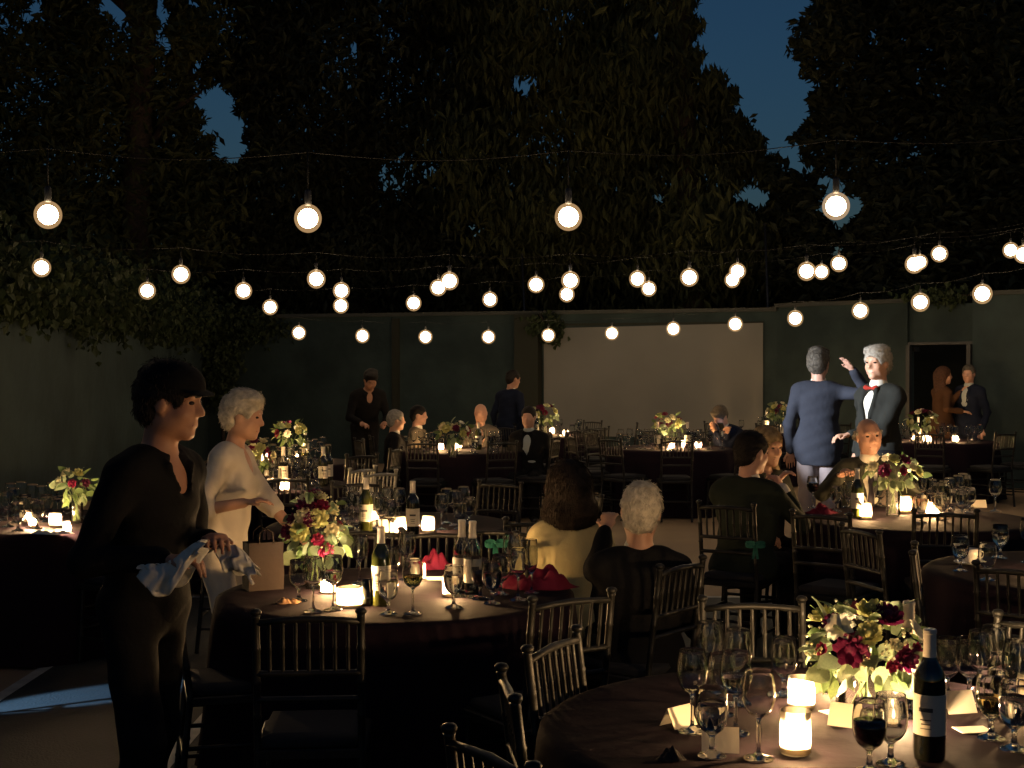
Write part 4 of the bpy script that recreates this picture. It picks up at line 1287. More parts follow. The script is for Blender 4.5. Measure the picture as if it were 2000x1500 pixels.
# man in a tie
for a in ((1588, 993, 'wine', 'red'), (1634, 1000, 'gob', 'water'), (1655, 992, 'gob'), (1803, 992, 'wine'), (1820, 1000, 'wine'), (1845, 1003, 'wine'), (1872, 990, 'wine'), (1890, 994, 'flute'), (1862, 1008, 'gob'), (1880, 1012, 'gob'), (1838, 1016, 'gob'), (1800, 1022, 'gob'), (1945, 1000, 'wine'), (1812, 988, 'wine'), (1832, 992, 'gob'), (1855, 996, 'wine'), (1882, 985, 'wine'), (1895, 1003, 'gob'), (1720, 990, 'gob'), (1660, 1006, 'wine'), (1850, 1014, 'flute')):
    glass_at('tie', *a)
candle_at('tie', 1692, 1015, .10, .036); candle_at('tie', 1768, 1003, .11, .045); candle_at('tie', 1812, 1006, .08, .036); candle_at('tie', 1829, 1012, .07, .036); candle_at('tie', 1850, 990, .07, .034)
bottle_at('tie', 1675, 1013, 'green', 'white')
# right edge
for a in ((1877, 1117, 'gob', 'water'), (1955, 1092, 'gob', 'water'), (2010, 1100, 'wine'), (1930, 1135, 'gob')):
    glass_at('right', *a)
candle_at('right', 2075, 1122, .09, .036)
# far tables, set the same way
def far_set(tk, ng, nc, nb, seed, rr=.55):
    rd = random.Random(seed); tx, ty, _ = TABLES[tk]
    for i in range(nc):
        a = rd.uniform(0, 6.28); q = rd.uniform(.12, .34); ITEMS.append((tk, 'candle', tx + q * math.cos(a), ty + q * math.sin(a), (rd.choice((.08, .095)), .036, 'frost')))
    for i in range(nb):
        a = rd.uniform(0, 6.28); ITEMS.append((tk, 'bottle', tx + .27 * math.cos(a), ty + .27 * math.sin(a), (rd.choice(('green', 'dark', 'clear')), 'white', True)))
    for i in range(ng):
        a = 2 * math.pi * i / ng + rd.uniform(-.2, .2); q = rd.uniform(rr - .26, rr + .08)
        ITEMS.append((tk, 'glass', tx + q * math.cos(a), ty + q * math.sin(a), (rd.choice(('wine', 'wine', 'gob')), rd.choice((None, None, 'water') ))))
far_set('guests', 24, 3, 1, 1); far_set('screen', 28, 5, 2, 2); far_set('corner', 12, 2, 1, 3); far_set('corner_right', 12, 2, 2, 4); far_set('door', 24, 4, 1, 5)

WORDS = {'glass': ('clear stemmed glass', 'glass'), 'candle': ('lit candle in a glass holder', 'candle'), 'bottle': ('wine bottle', 'bottle')}
def flush_items():
    by = {}
    for it in ITEMS: by.setdefault((it[0], it[1]), []).append(it)
    for (tk, kd), L in by.items():
        L.sort(key=lambda i: i[2] / i[3])
        for n, (tk, kd, x, y, ex) in enumerate(L):
            ds = TABLES[tk][2]
            z = .7525
            if kd == 'glass':
                g, dr = ex
                if (g, dr) not in DR: dr = None
                w_ = {'wine': 'clear wine glass', 'gob': 'clear goblet', 'flute': 'clear flute glass'}[g]
                if dr == 'red': w_ = 'goblet of red wine'
                lb = '%s, %s glass from the left on %s' % (w_, ORD[n], ds)
                t = thing('wine_glass' if g != 'gob' else 'goblet', lb, 'glass', (x, y, z), random.uniform(0, 6), 'glasses on the tables', me=GL[g])
                if dr: obj(DR[(g, dr)].name.split('.')[0], DR[(g, dr)], t)
            elif kd == 'candle':
                lb = 'lit candle, %s candle from the left on %s' % (ORD[n], ds)
                t = thing('candle', lb, 'candle', (x, y, z), 0, 'candles on the tables')
                for nm, me in candle_parts(*ex): obj(nm, me, t)
            else:
                body, foil, lab = ex
                cn = {'green': 'green', 'dark': 'dark', 'clear': 'clear'}[body]
                lb = '%s wine bottle, %s bottle from the left on %s' % (cn, ORD[n], ds)
                t = thing('wine_bottle', lb, 'bottle', (x, y, z), math.atan2(-x, y) * .6 + random.uniform(-.4, .4), 'wine bottles on the tables')
                for nm, me in bottle_parts(body, foil, lab): obj(nm, me, t)
flush_items()
# ================================================================== bouquets
def rose_mesh(m, seed, open_=1.0):
    """rose: rings of cupped petals round a bud, unit radius"""
    rd = random.Random(seed); mb = MB()
    mb.lathe([(0, -.35), (.30, -.30), (.42, 0), (.34, .32), (.12, .46), (0, .44)], 10)
    for ring_, (r0, tilt, n, h) in enumerate(((.36, .10, 5, .62), (.52, .32, 6, .62), (.70, .62, 7, .58), (.80, 1.0 * open_, 7, .52))):
        for i in range(n):
            a = 2 * math.pi * (i + .5 * ring_) / n + rd.uniform(-.12, .12)
            wd = 1.25 * r0 * math.sin(math.pi / n) * 2 * .75
            P = []
            for u in range(4):
                f = u / 3; row = []
                for v in range(4):
                    g = (v / 3 - .5) * 2
                    wv = wd * .5 * math.sin(math.pi * (.18 + .66 * f)) * g
                    rr = r0 * (.35 + .65 * f) + f * f * math.sin(tilt) * h * .55 - .10 * (1 - g * g) * (1 - f) + .04 * rd.uniform(-1, 1)
                    z = -.30 + f * h * (1.25 * math.cos(tilt * .8) + .1) - .08 * g * g
                    x_, y_ = rr, wv
                    row.append((x_ * math.cos(a) - y_ * math.sin(a), x_ * math.sin(a) + y_ * math.cos(a), z))
                P.append(row)
            mb.grid(P)
    return mb.mesh('rose', m)
def lily_mesh(m, seed):
    rd = random.Random(seed); mb = MB()
    mb.lathe([(0, -.2), (.10, -.1), (.13, .12), (.08, .28), (0, .30)], 8)
    for ring_ in range(2):
        for i in range(5):
            a = 2 * math.pi * (i + .5 * ring_) / 5 + rd.uniform(-.15, .15); P = []
            for u in range(6):
                f = u / 5; row = []
                for v in range(3):
                    g = v - 1
                    wv = .34 * math.sin(math.pi * min(1, .08 + .88 * f)) * g
                    r_ = .08 + f * .95; z = .05 + .35 * math.sin(f * 2.2) - ring_ * .08 + .07 * abs(g) + rd.uniform(-.03, .03)
                    row.append((r_ * math.cos(a) - wv * math.sin(a), r_ * math.sin(a) + wv * math.cos(a), z))
                P.append(row)
            mb.grid(P)
    return mb.mesh('lily', m)
def leaf_one(m, wide, seed, curl):
    rd = random.Random(seed); P = []
    for u in range(6):
        f = u / 5; row = []
        for v in range(3):
            g = v - 1
            wv = wide * (math.sin(math.pi * min(1, .06 + .9 * f ** .85))) * g * (1 if u < 5 else .1)
            row.append((wv + .04 * math.sin(f * 5 + seed), f, curl * f * f * -.5 + .12 * abs(g) * wide + rd.uniform(-.015, .015)))
        P.append(row)
    mb = MB(); mb.grid(P)
    return mb.mesh('leaf', m)
FL = {}
for i, cn in enumerate(('rose_yellow', 'rose_cream', 'rose_plum', 'rose_red')):
    FL[cn] = [rose_mesh(M[cn], i * 7 + j, .9 + .25 * j) for j in range(2)]
FL['rose_white'] = [lily_mesh(M['rose_white'], 3), lily_mesh(M['rose_white'], 8)]
LF = [leaf_one(M['leaf_bq'], .30, 1, .8), leaf_one(M['leaf_bq'], .24, 2, .4), leaf_one(M['leaf_euc'], .46, 3, .5), leaf_one(M['leaf_euc'], .40, 4, .9)]
def aim(o, d, roll):
    q = Vector(d).normalized().to_track_quat('Z', 'Y')
    o.rotation_mode = 'QUATERNION'; o.rotation_quaternion = q @ Matrix.Rotation(roll, 3, 'Z').to_quaternion()
def aim_y(o, d, roll):
    q = Vector(d).normalized().to_track_quat('Y', 'Z')
    o.rotation_mode = 'QUATERNION'; o.rotation_quaternion = q @ Matrix.Rotation(roll, 3, 'Y').to_quaternion()
def bouquet(label, x, y, vase_h, vase_r, rx, rz, cz, flowers, nleaf, seed, fr=.038, euc=.4, z=.7525, vm='pane', small=0):
    """flowers: list of (material, direction angle to the camera side, height angle, size) or an int for a random set"""
    rd = random.Random(seed)
    t = thing('flower_bouquet', label, 'bouquet', (x, y, z), 0, 'bouquets on the tables')
    mb = MB(); mb.lathe([(0, 0), (vase_r * .96, 0), (vase_r, .006), (vase_r, vase_h), (vase_r - .004, vase_h), (vase_r - .004, .012), (0, .010)], 28, sharp=True)
    obj('vase', mb.mesh('vase', M[vm]), t)
    mb = MB(); mb.lathe([(0, .013), (vase_r - .006, .013), (vase_r - .006, vase_h * .6), (0, vase_h * .6)], 24)
    for k in range(9):
        a = rd.uniform(0, 6.28); q = vase_r * .55
        s_ = MB(); s_.path([(q * math.cos(a), q * math.sin(a), .015), (q * .3 * math.cos(a + 2), q * .3 * math.sin(a + 2), vase_h), (rx * .5 * math.cos(a + 2.6), rx * .5 * math.sin(a + 2.6), cz - z)], [.0028, .0025, .002], 6)
        obj('stem', s_.mesh('stem', M['stemgreen']), t)
    C = Vector((0, 0, cz - z))
    for (cn, az, el, sz) in flowers:
        d = Vector((math.sin(R(az)) * math.cos(R(el)), -math.cos(R(az)) * math.cos(R(el)), math.sin(R(el))))
        p_ = C + Vector((d.x * rx, d.y * rx, d.z * rz)) * .92
        nm = {'rose_white': 'lily', 'rose_yellow': 'yellow_rose', 'rose_cream': 'cream_rose', 'rose_plum': 'plum_rose', 'rose_red': 'crimson_rose'}[cn]
        o = obj(nm, rd.choice(FL[cn]), t, p_); o.scale = (sz * fr,) * 3
        aim(o, d + Vector((rd.uniform(-.25, .25), rd.uniform(-.25, .25), .15)), rd.uniform(0, 6))
    for k in range(nleaf):
        az = rd.uniform(0, 360); el = rd.uniform(-55, 60) if rd.random() < .7 else rd.uniform(-60, 0)
        d = Vector((math.sin(R(az)) * math.cos(R(el)), -math.cos(R(az)) * math.cos(R(el)), math.sin(R(el))))
        f = rd.uniform(.55, .95)
        p_ = C + Vector((d.x * rx, d.y * rx, d.z * rz)) * f
        o = obj('leaf', LF[rd.choice((2, 3)) if rd.random() < euc else rd.choice((0, 1))], t, p_)
        L_ = fr * rd.uniform(1.1, 2.0); o.scale = (L_,) * 3
        aim_y(o, d + Vector((rd.uniform(-.7, .7), rd.uniform(-.7, .7), rd.uniform(-.8, .35))), rd.uniform(-1.5, 1.5))
    if small:
        mb = MB()
        for k in range(small):
            az = rd.uniform(0, 360); el = rd.uniform(-30, 70)
            d = Vector((math.sin(R(az)) * math.cos(R(el)), -math.cos(R(az)) * math.cos(R(el)), math.sin(R(el))))
            c = C + Vector((d.x * rx, d.y * rx, d.z * rz)) * rd.uniform(.8, 1.02)
            r_ = rd.uniform(.003, .0065)
            mb.lathe([(0, -r_), (r_, 0), (0, r_)], 5, c)
        o = obj('filler_buds', mb.mesh('filler_buds', M['rose_cream'], False), t); o['kind'] = 'stuff'
    return t
def rset(seed, n, el=(-10, 75)):
    rd = random.Random(seed)
    return [(rd.choice(('rose_yellow', 'rose_cream', 'rose_plum', 'rose_plum', 'rose_red', 'rose_yellow', 'rose_white')), i * 360 / n * 2.4 + rd.uniform(-15, 15), rd.uniform(*el), rd.uniform(.75, 1.1)) for i in range(n)]
x, y, _ = on(1688, 1404)
bouquet('bouquet of white, yellow and plum flowers in a low glass vase on the nearest table', x, y, .095, .072, .165, .125, .945,
        [('rose_white', -40, 32, 1.15), ('rose_yellow', -8, 28, 1.0), ('rose_plum', -26, 8, 1.25), ('rose_yellow', 0, 66, 1.1), ('rose_plum', 26, 52, 1.2), ('rose_red', -58, 2, .55), ('rose_white', 52, 26, .9), ('rose_plum', 30, -4, 1.0),
         ('rose_red', 46, 4, .55), ('rose_plum', -55, 38, .8), ('rose_cream', 130, 40, 1.1), ('rose_plum', 180, 35, 1.1), ('rose_yellow', -130, 35, 1.1), ('rose_cream', 18, 14, .5), ('rose_cream', -14, -6, .45), ('rose_red', 14, -12, .5)], 120, 4, .036, .45, small=160)
x, y, _ = on(616, 1150)
bouquet('tall bouquet of yellow and crimson flowers on the central table', x, y, .17, .045, .135, .17, 1.00,
        [('rose_yellow', -22, 2, 1.15), ('rose_yellow', 14, 22, 1.15), ('rose_cream', -18, 26, 1.0), ('rose_plum', -2, 20, .9), ('rose_plum', -22, 46, 1.05), ('rose_red', 25, 44, .9), ('rose_plum', -62, -2, .95), ('rose_cream', 40, 2, .85),
         ('rose_red', 12, -10, .75), ('rose_red', 30, -30, 1.0), ('rose_red', 62, 8, .6), ('rose_cream', -30, 62, .9), ('rose_plum', 4, 72, .95), ('rose_cream', 30, 68, .9), ('rose_plum', -50, 20, .7), ('rose_cream', 150, 30, 1), ('rose_plum', -150, 30, 1), ('rose_yellow', 180, 10, 1)], 95, 9, .038, .5, small=60)
x, y, _ = on(1745, 1008)
bouquet('bouquet in a tall glass on the table of the seated man in a tie', x, y, .16, .045, .19, .12, 1.03, [('rose_cream', -62, 20, 1), ('rose_plum', -32, 10, 1.2), ('rose_yellow', -12, 50, 1.1), ('rose_red', 5, 8, .7), ('rose_plum', 22, 48, 1.2), ('rose_yellow', 46, 5, 1), ('rose_cream', 30, 20, .8), ('rose_white', 180, 40, 1)], 60, 21, .038, .4, small=40)
x, y, _ = on(500, 950)
bouquet('bouquet of yellow and plum flowers on the table beyond the woman in white', x, y, .13, .05, .15, .13, 1.0, rset(5, 12) + [('rose_yellow', 10, 5, 1.1), ('rose_plum', -25, 8, 1.2), ('rose_yellow', 25, 30, 1.1)], 40, 22, .042, .4)
x, y, _ = on(566, 898)
bouquet('bouquet on the far table beyond the woman in white', x, y, .13, .05, .17, .12, 1.03, rset(6, 11), 40, 23, .042, .4)
x, y, _ = on(148, 1022)
bouquet('small bouquet on the table cut by the left edge', x, y, .12, .04, .115, .11, .98, [('rose_red', 5, 10, .7), ('rose_cream', -40, 50, .9), ('rose_yellow', 30, 50, .9), ('rose_cream', -60, 15, .8), ('rose_plum', 50, 10, .7)], 40, 24, .038, .3)
for tk, px, py, seed, cz, lb in (('guests', 885, 893, 7, 1.0, 'bouquet on the far table of seated men left of the screen'), ('screen', 1303, 872, 8, 1.02, 'bouquet on the far table in front of the screen'), ('corner', 1064, 850, 10, 1.05, 'bouquet at the left foot of the screen'),
                                 ('corner_right', 1522, 846, 12, 1.06, 'bouquet at the right foot of the screen'), ('door', 1800, 866, 13, 1.03, 'bouquet on the far table before the doorway')):
    x, y, _ = on(px, py)
    bouquet(lb, x, y, .13, .05, .18, .14, cz, rset(seed, 13), 36, 30 + seed, .046, .4)

# ================================================================== small things on the tables
def tent_card(label, px, py, rz, w_=.085, h=.05):
    x, y, z = on(px, py)
    t = h * .55; mb = MB()
    for q in (-1, 1):
        P = [[(-w_ / 2, q * t, 0), (w_ / 2, q * t, 0)], [(-w_ / 2, q * .0006, h), (w_ / 2, q * .0006, h)]]
        mb.grid(P if q < 0 else P[::-1])
        P2 = [[(-w_ / 2, q * (t - .0012), 0), (w_ / 2, q * (t - .0012), 0)], [(-w_ / 2, 0, h - .0015), (w_ / 2, 0, h - .0015)]]
        mb.grid(P2 if q > 0 else P2[::-1])
    thing('place_card', label, 'place card', (x, y, .7525), R(rz), 'place cards', me=mb.mesh('place_card', M['card'], False))
def flat_card(label, px, py, rz, w_=.1, h=.065):
    x, y, z = on(px, py); mb = MB(); mb.box((0, 0, .0012), (w_, h, .0016))
    thing('place_card', label, 'place card', (x, y, .7525), R(rz), 'place cards', me=mb.mesh('place_card', M['card'], False))
tent_card('folded white place card at the left end of the nearest table', 1326, 1420, 40)
tent_card('folded white place card lying behind the front water goblet', 1408, 1468, -8, .09, .055)
tent_card('folded white place card right of the dark wine bottle', 1872, 1392, 12, .085, .055)
flat_card('flat white card at the right of the nearest table', 1903, 1430, 8, .085, .06)
flat_card('flat white card under the vase on the nearest table', 1648, 1396, 25, .10, .08)
tent_card('pale tent card in front of the vase on the nearest table', 1650, 1418, -30, .07, .055)
flat_card('white paper in the middle of the central table', 850, 1132, 5, .12, .10)
flat_card('small white card near the right end of the central table', 1040, 1108, 20, .10, .07)
tent_card('white card on the table just behind, left of the candles', 755, 1040, 10, .09, .07)
tent_card('white card at the far right foot of the screen', 1520, 846, 5, .25, .10)
tent_card('white card at the right of the table of the man in a tie', 1913, 992, 0, .09, .05)
def crumple(name, label, cat, px, py, sx, sy, h, m, seed, z=.7525, rz=0.0):
    """a heap of folded cloth"""
    x, y, _ = on(px, py)
    rd = random.Random(seed); n = 26; P = []
    ph = [rd.uniform(0, 6) for _ in range(6)]
    for i in range(n):
        row = []
        for j in range(n):
            u_ = i / (n - 1) * 2 - 1; v_ = j / (n - 1) * 2 - 1
            a = u_ * math.sqrt(1 - v_ * v_ / 2); b = v_ * math.sqrt(1 - u_ * u_ / 2)
            r_ = math.hypot(a, b)
            hh = max(0, 1 - r_ ** 2.2) * (.55 + .28 * math.sin(5 * a + ph[0] + 2 * b) + .24 * math.sin(7 * b + ph[1] - 3 * a) + .16 * math.sin(13 * a + 9 * b + ph[2]))
            row.append((a * sx * (1 + .12 * math.sin(4 * b + ph[3])), b * sy * (1 + .12 * math.sin(4 * a + ph[4])), .002 + h * max(0, hh)))
        P.append(row)
    mb = MB(); mb.grid(P)
    return thing(name, label, cat, (x, y, z), rz, me=mb.mesh(name, m))
crumple('napkin', 'crimson napkin heaped at the back of the central table', 'napkin', 846, 1112, .10, .06, .085, M['red_cloth'], 1)
crumple('shawl', 'crimson shawl bundled on the table edge beside the woman in yellow', 'shawl', 1052, 1150, .16, .085, .10, M['red_cloth'], 2)
crumple('napkin', 'dark napkin near the bottom edge of the nearest table', 'napkin', 1312, 1487, .035, .030, .028, M['napkin_dark'], 3)
crumple('napkin', 'dark red napkin on the left of the table of the man in a tie', 'napkin', 1605, 1004, .10, .07, .06, M['red_cloth'], 4)
crumple('snack_plate', 'small heap of snacks at the left of the central table', 'snacks', 562, 1180, .05, .04, .022, M['food'], 5)
crumple('napkin', 'white folded napkin at the front of the table cut by the left edge', 'napkin', 102, 1044, .11, .05, .03, M['napkin'], 6)
def tumbler(label, px, py, r, h, m, cat='tumbler'):
    x, y, _ = on(px, py); mb = MB(); mb.lathe([(0, 0), (r * .92, 0), (r, .008), (r, h), (r - .003, h), (r * .9 - .003, .01), (0, .008)], 20)
    thing('tumbler', label, cat, (x, y, .7525), 0, me=mb.mesh('tumbler', m))
tumbler('short dark tumbler left of the green bottle on the central table', 717, 1184, .022, .10, M['bottle_dark'])
# coffee cup and saucer
x, y, _ = on(1896, 1104)
cp = thing('coffee_cup', 'white coffee cup on the table cut by the right edge', 'cup', (x, y, .760))
mb = MB(); mb.lathe([(0, .002), (.022, .002), (.026, .008), (.036, .04), (.040, .068), (.038, .068), (.034, .042), (.022, .010), (0, .009)], 24)
obj('bowl', mb.mesh('bowl', M['china']), cp)
mb = MB(); mb.path([(.036, 0, .055), (.052, 0, .054), (.058, 0, .040), (.050, 0, .026), (.034, 0, .024)], .0035, 8)
obj('handle', mb.mesh('handle', M['china']), cp)
mb = MB(); mb.lathe([(0, .001), (.045, .001), (.07, .010), (.075, .013), (.074, .015), (.045, .006), (0, .006)], 32)
thing('saucer', 'white saucer under the coffee cup', 'saucer', (x, y, .7525), me=mb.mesh('saucer', M['china']))
# kraft gift bag at the left of the central table
x, y, _ = on(513, 1152)
bg_ = thing('paper_bag', 'brown paper gift bag at the left end of the central table', 'bag', (x, y, .7525), R(28))
mb = MB(); P = []
for z_, s_ in ((0, 1.0), (.07, 1.03), (.14, .98), (.20, 1.0)):
    P.append([(sx * .075 * s_, sy * .045 * s_ * (1 if sx else .86), z_) for sx, sy in ((-1, -1), (1, -1), (1, 1), (-1, 1), (-1, -1))])
mb.grid(P); mb._add([P[0][i] for i in range(4)], [(3, 2, 1, 0)])
obj('body', mb.mesh('body', M['paper_bag'], False), bg_)
for q in (-1, 1):
    mb = MB(); mb.path([(-.03, q * .044, .195), (-.028, q * .044, .24), (0, q * .040, .262), (.028, q * .044, .24), (.03, q * .044, .195)], .003, 6)
    obj('handle', mb.mesh('handle', M['paper_bag']), bg_)
# teal ribbons tied on two chairs
def ribbon(label, p, rz):
    t = thing('ribbon_bow', label, 'ribbon', p, R(rz)); t.scale = (.62,) * 3
    for q in (-1, 1):
        P = []
        for i in range(9):
            f = i / 8; a = f * 2 * math.pi
            P.append([(q * (.045 - .045 * math.cos(a)) , .012 * math.sin(a) + yy * 0, .016 * math.sin(a) + yy) for yy in (-.018, .018)])
        mb = MB(); mb.grid(P); obj('loop', mb.mesh('loop', M['teal']), t)
        P = [[(q * .02 * f + .012 * s2, .01 * math.sin(f * 4), -.13 * f) for s2 in (-1, 1)] for f in (0, .25, .5, .75, 1)]
        mb = MB(); mb.grid(P); obj('tail', mb.mesh('tail', M['teal']), t)
    mb = MB(); mb.lathe([(0, -.014), (.014, -.006), (.014, .006), (0, .014)], 8); obj('knot', mb.mesh('knot', M['teal']), t)
x, y, z = at(968, 1062, 6.48); ribbon('teal ribbon bow tied to a chair right of the central table', (x, y, z), 20)
x, y, z = at(1476, 1064, 7.55); ribbon('teal ribbon bow tied to a chair behind the man in the dark suit', (x, y, z), -10)

# ================================================================== the people
def LW(xy, face, Wp):
    a = R(-face); dx, dy = Wp[0] - xy[0], Wp[1] - xy[1]
    return (dx * math.cos(a) - dy * math.sin(a), dx * math.sin(a) + dy * math.cos(a), Wp[2])
xy, fa = (-1.20, 4.42), -112
person('waiter in black with a dark cap and white cloths in both hands', xy, fa, 1.70, lean=7, twist=0, girth=.94, head=(14, 2, 0), rw=LW(xy, fa, (-1.06, 4.12, 1.10)), lw=LW(xy, fa, (-.99, 4.44, 1.12)), skn='tan', hair=('cap', 'dark'), top=('vneck', 'black'), legs='black', vox=.008, hand_curl=.7, feet=((.13, .06, .085), (-.12, -.14, .085)), rpole=(.6, -.5, -.8), lpole=(-.5, -.3, -1))
xy, fa = (-1.42, 6.60), -97
person('woman with short white hair in a white jacket and trousers, leaning to the table', xy, fa, 1.57, lean=9, head=(0, 2, 0), rw=LW(xy, fa, (-1.26, 6.36, 1.05)), lw=LW(xy, fa, (-1.03, 6.58, .86)), skn='fair', hair=('full', 'white'), top=('halfsleeve', 'white'), shirt=None, legs='white', woman=True, vox=.009, hand_curl=.4, rpole=(.3, -1, -.6), lpole=(-.2, -.6, -.9), feet=((.09, .02, .08), (-.10, .12, .08)))
xy, fa = (.265, 6.14), 8
person('woman in a yellow top with long dark hair, seated with her back to us', xy, fa, 1.60, seated=True, hipz=.50, lean=3, head=(6, 4, 0), skn='tan', hair=('bob', 'brown'), top=('short', 'yellow'), legs='black', woman=True, girth=1.08, vox=.010, detail=False, rw=(.22, .30, .60), lw=(-.22, .30, .60))
xy, fa = (.52, 5.56), 4
person('white haired man in black, back to us, arm round the woman in yellow', xy, fa, 1.64, seated=True, hipz=.44, lean=-2, head=(-14, 4, 4), rw=LW(xy, fa, (.72, 5.85, .62)), lw=LW(xy, fa, (.41, 5.96, .97)), lpole=(-.35, -.2, -1), rpole=(.35, -.3, -1), skn='fair', hair=('short', 'white'), top=('jacket', 'black'), shirt='shirt', legs='black', vox=.009, girth=1.18, detail=False, hand_curl=.45)
xy, fa = (1.37, 7.98), -32
person('man in a dark suit seated in profile, hands clasped, dark cropped hair', xy, fa, 1.72, seated=True, hipz=.50, lean=6, head=(-28, 4, 0), rw=LW(xy, fa, (1.62, 8.12, .95)), lw=LW(xy, fa, (1.60, 8.24, .98)), skn='ruddy', hair=('short', 'dark'), top=('jacket', 'green_black'), shirt='shirt', legs='black', vox=.009, girth=1.1, cuff='shirt', hand_curl=.8, rpole=(.6, -.5, -.8), lpole=(-.6, -.3, -.8))
xy, fa = (1.60, 8.72), -155
person('blonde woman seated beyond the man in the dark suit', xy, fa, 1.66, seated=True, hipz=.52, lean=4, head=(8, 4, 0), skn='fair', hair=('long', 'blonde'), top=('vneck', 'olive'), legs='black', woman=True, vox=.009, rw=(.2, .3, .66), lw=(-.2, .3, .66))
xy, fa = (2.47, 9.40), 172
person('balding man in a dark jacket and tie, seated at the candles facing us', xy, fa, 1.76, seated=True, hipz=.52, lean=5, head=(10, 0, 5), rw=LW(xy, fa, (2.18, 9.02, .96)), lw=LW(xy, fa, (2.75, 9.14, .80)), skn='ruddy', hair=('fringe', 'silver'), top=('jacket', 'olive'), shirt='shirt', tie=('long', 'tie'), legs='black', vox=.0085, girth=1.15, belt='sash', hand_curl=.8)
xy, fa = (2.79, 12.35), -8
person('standing man in a blue suit jacket with his back to us, raising a hand', xy, fa, 1.86, lean=0, head=(-25, 2, 0), rw=LW(xy, fa, (3.02, 12.02, 1.66)), rpole=(.9, .1, -.8), skn='ruddy', hair=('full', 'grey'), top=('jacket', 'blue'), shirt='shirt', legs='trousers_pale', vox=.011, girth=1.08, hand_curl=.15, detail=False)
xy, fa = (2.95, 10.9), 122
person('standing white haired man in a bow tie with his face in the bright beam', xy, fa, 1.85, lean=0, head=(10, 2, 0), lw=LW(xy, fa, (2.66, 10.68, 1.16)), rw=LW(xy, fa, (2.85, 11.2, 1.0)), skn='fair', hair=('full', 'silver'), top=('jacket', 'dusk'), shirt='shirt', tie=('bow', 'redtie'), legs='black', vox=.010, girth=1.02, hand_curl=.6)
xy, fa = (5.93, 18.7), -78
person('woman in brown with long auburn hair beside the doorway', xy, fa, 1.70, head=(-20, 2, 0), rw=LW(xy, fa, (6.12, 18.45, 1.10)), lw=LW(xy, fa, (6.15, 18.6, 1.36)), skn='fair', hair=('long', 'auburn'), top=('dress', 'brown'), legs='brown', woman=True, vox=.015, detail=False)
xy, fa = (6.27, 18.6), 128
person('grey haired man in a dark suit facing the woman in brown', xy, fa, 1.73, head=(20, 2, 0), skn='ruddy', hair=('short', 'grey'), top=('jacket', 'navy'), shirt='paleblue', legs='navy', vox=.015, detail=False)
xy, fa = (-1.90, 17.5), 200
person('waiter in black bending in front of the far wall', xy, fa, 1.74, lean=24, head=(0, 12, 0), skn='tan', hair=('full', 'dark'), top=('vneck', 'black'), legs='black', vox=.016, detail=False, rw=(.15, .42, 1.0), lw=(-.15, .42, 1.0))
xy, fa = (-.05, 18.4), -38
person('standing man in dark clothes left of the screen, turned away', xy, fa, 1.66, lean=6, head=(-25, 8, 0), skn='tan', hair=('short', 'dark'), top=('jacket', 'navy'), shirt='shirt', legs='black', vox=.016, detail=False)
xy, fa = (-1.33, 15.3), -78
person('silver haired man seated at the far table, leftmost of the four', xy, fa, 1.60, seated=True, hipz=.46, head=(0, 4, 0), skn='fair', hair=('short', 'silver'), top=('jacket', 'black'), shirt='shirt', legs='black', vox=.015, detail=False)
xy, fa = (-1.13, 16.1), -96
person('dark haired man in a taupe jacket seated at the far table', xy, fa, 1.62, seated=True, hipz=.48, head=(0, 4, 0), skn='ruddy', hair=('short', 'dark'), top=('jacket', 'taupe'), shirt='shirt', legs='black', vox=.015, detail=False)
xy, fa = (-.38, 16.4), 184
person('bald man in a brownish jacket seated at the far table', xy, fa, 1.66, seated=True, hipz=.48, head=(10, 2, 0), skn='ruddy', hair=('none', 'grey'), top=('jacket', 'grey'), legs='black', vox=.015, girth=1.12, detail=False)
xy, fa = (.19, 15.3), 168
person('dark haired man with bow tie and pale shirt facing us at the far table', xy, fa, 1.66, seated=True, hipz=.47, head=(0, 0, 0), skn='ruddy', hair=('short', 'dark'), top=('jacket', 'black'), shirt='paleblue', tie=('bow', 'black'), legs='black', vox=.015, girth=1.1, detail=False)
xy, fa = (2.66, 16.5), 142
pw = (2.50, 16.15, .98)
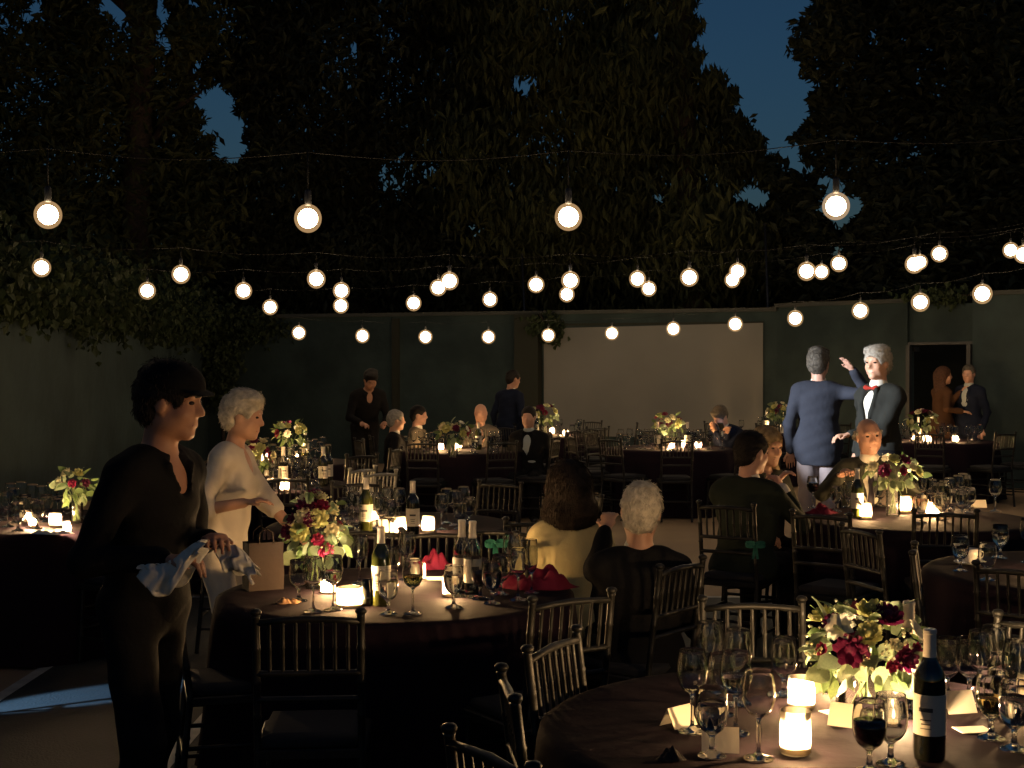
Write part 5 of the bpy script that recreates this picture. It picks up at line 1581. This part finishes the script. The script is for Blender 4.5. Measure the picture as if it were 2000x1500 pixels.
person('person bent over a phone at the far table in front of the screen', xy, fa, 1.68, seated=True, hipz=.50, lean=18, head=(0, 26, 0), rw=LW(xy, fa, (2.56, 16.14, .92)), lw=LW(xy, fa, (2.44, 16.2, .92)), skn='ruddy', hair=('full', 'grey'), top=('jacket', 'navy'), shirt='paleblue', legs='black', vox=.015, detail=False)
ph = thing('phone', 'glowing phone held by the bent person at the far table', 'phone', pw, R(142))
mb = MB(); mb.box((0, 0, 0), (.072, .009, .145), rot=Matrix.Rotation(R(-40), 3, 'X')); obj('case', mb.mesh('case', M['black_metal'], False), ph)
mb = MB(); mb.box(Matrix.Rotation(R(-40), 3, 'X') @ Vector((0, -.006, 0)), (.064, .001, .13), rot=Matrix.Rotation(R(-40), 3, 'X')); obj('display', mb.mesh('display', emit('phone_display', (.6, .75, 1.0), 2.0), False), ph)

# white cloths gathered in the waiter's hands
def hand_cloth(label, a, b, drop, wid, seed):
    a, b = Vector(a), Vector(b); rd = random.Random(seed); ph = [rd.uniform(0, 6) for _ in range(5)]
    t = (b - a).normalized(); sdv = t.cross(Vector((0, 0, 1))).normalized(); P = []
    for i in range(25):
        u_ = i / 24; row = []; env = math.sin(math.pi * (.10 + .80 * u_)) ** .6
        for j in range(21):
            v_ = j / 10 - 1
            f = abs(v_)
            q = a.lerp(b, u_) + Vector((0, 0, .012 * math.sin(7 * u_ + ph[0])))
            wv = .016 * f * math.sin(15 * u_ + ph[1] + 1.5 * v_) + .008 * math.sin(27 * u_ + ph[2] + 4 * v_)
            q = q + sdv * (v_ * wid * (1 - .45 * f) + wv) + Vector((0, 0, -drop * env * f ** 1.25 * (1 + .22 * math.sin(6 * u_ + ph[3] + (2 if v_ > 0 else 0))))) + t * (.010 * math.sin(9 * v_ + ph[4]))
            row.append(q)
        P.append(row)
    mb = MB(); mb.grid(P)
    o = thing('napkin', label, 'napkin', me=mb.mesh('napkin', M['napkin']))
    md = o.modifiers.new('thickness', 'SOLIDIFY'); md.thickness = .0025
hand_cloth('crumpled white cloth in the right hand of the waiter', (-1.12, 4.08, 1.075), (-.93, 4.08, 1.155), .085, .055, 3)
hand_cloth('crumpled white cloth in the left hand of the waiter', (-.945, 4.38, 1.135), (-.825, 4.37, 1.055), .080, .055, 5)
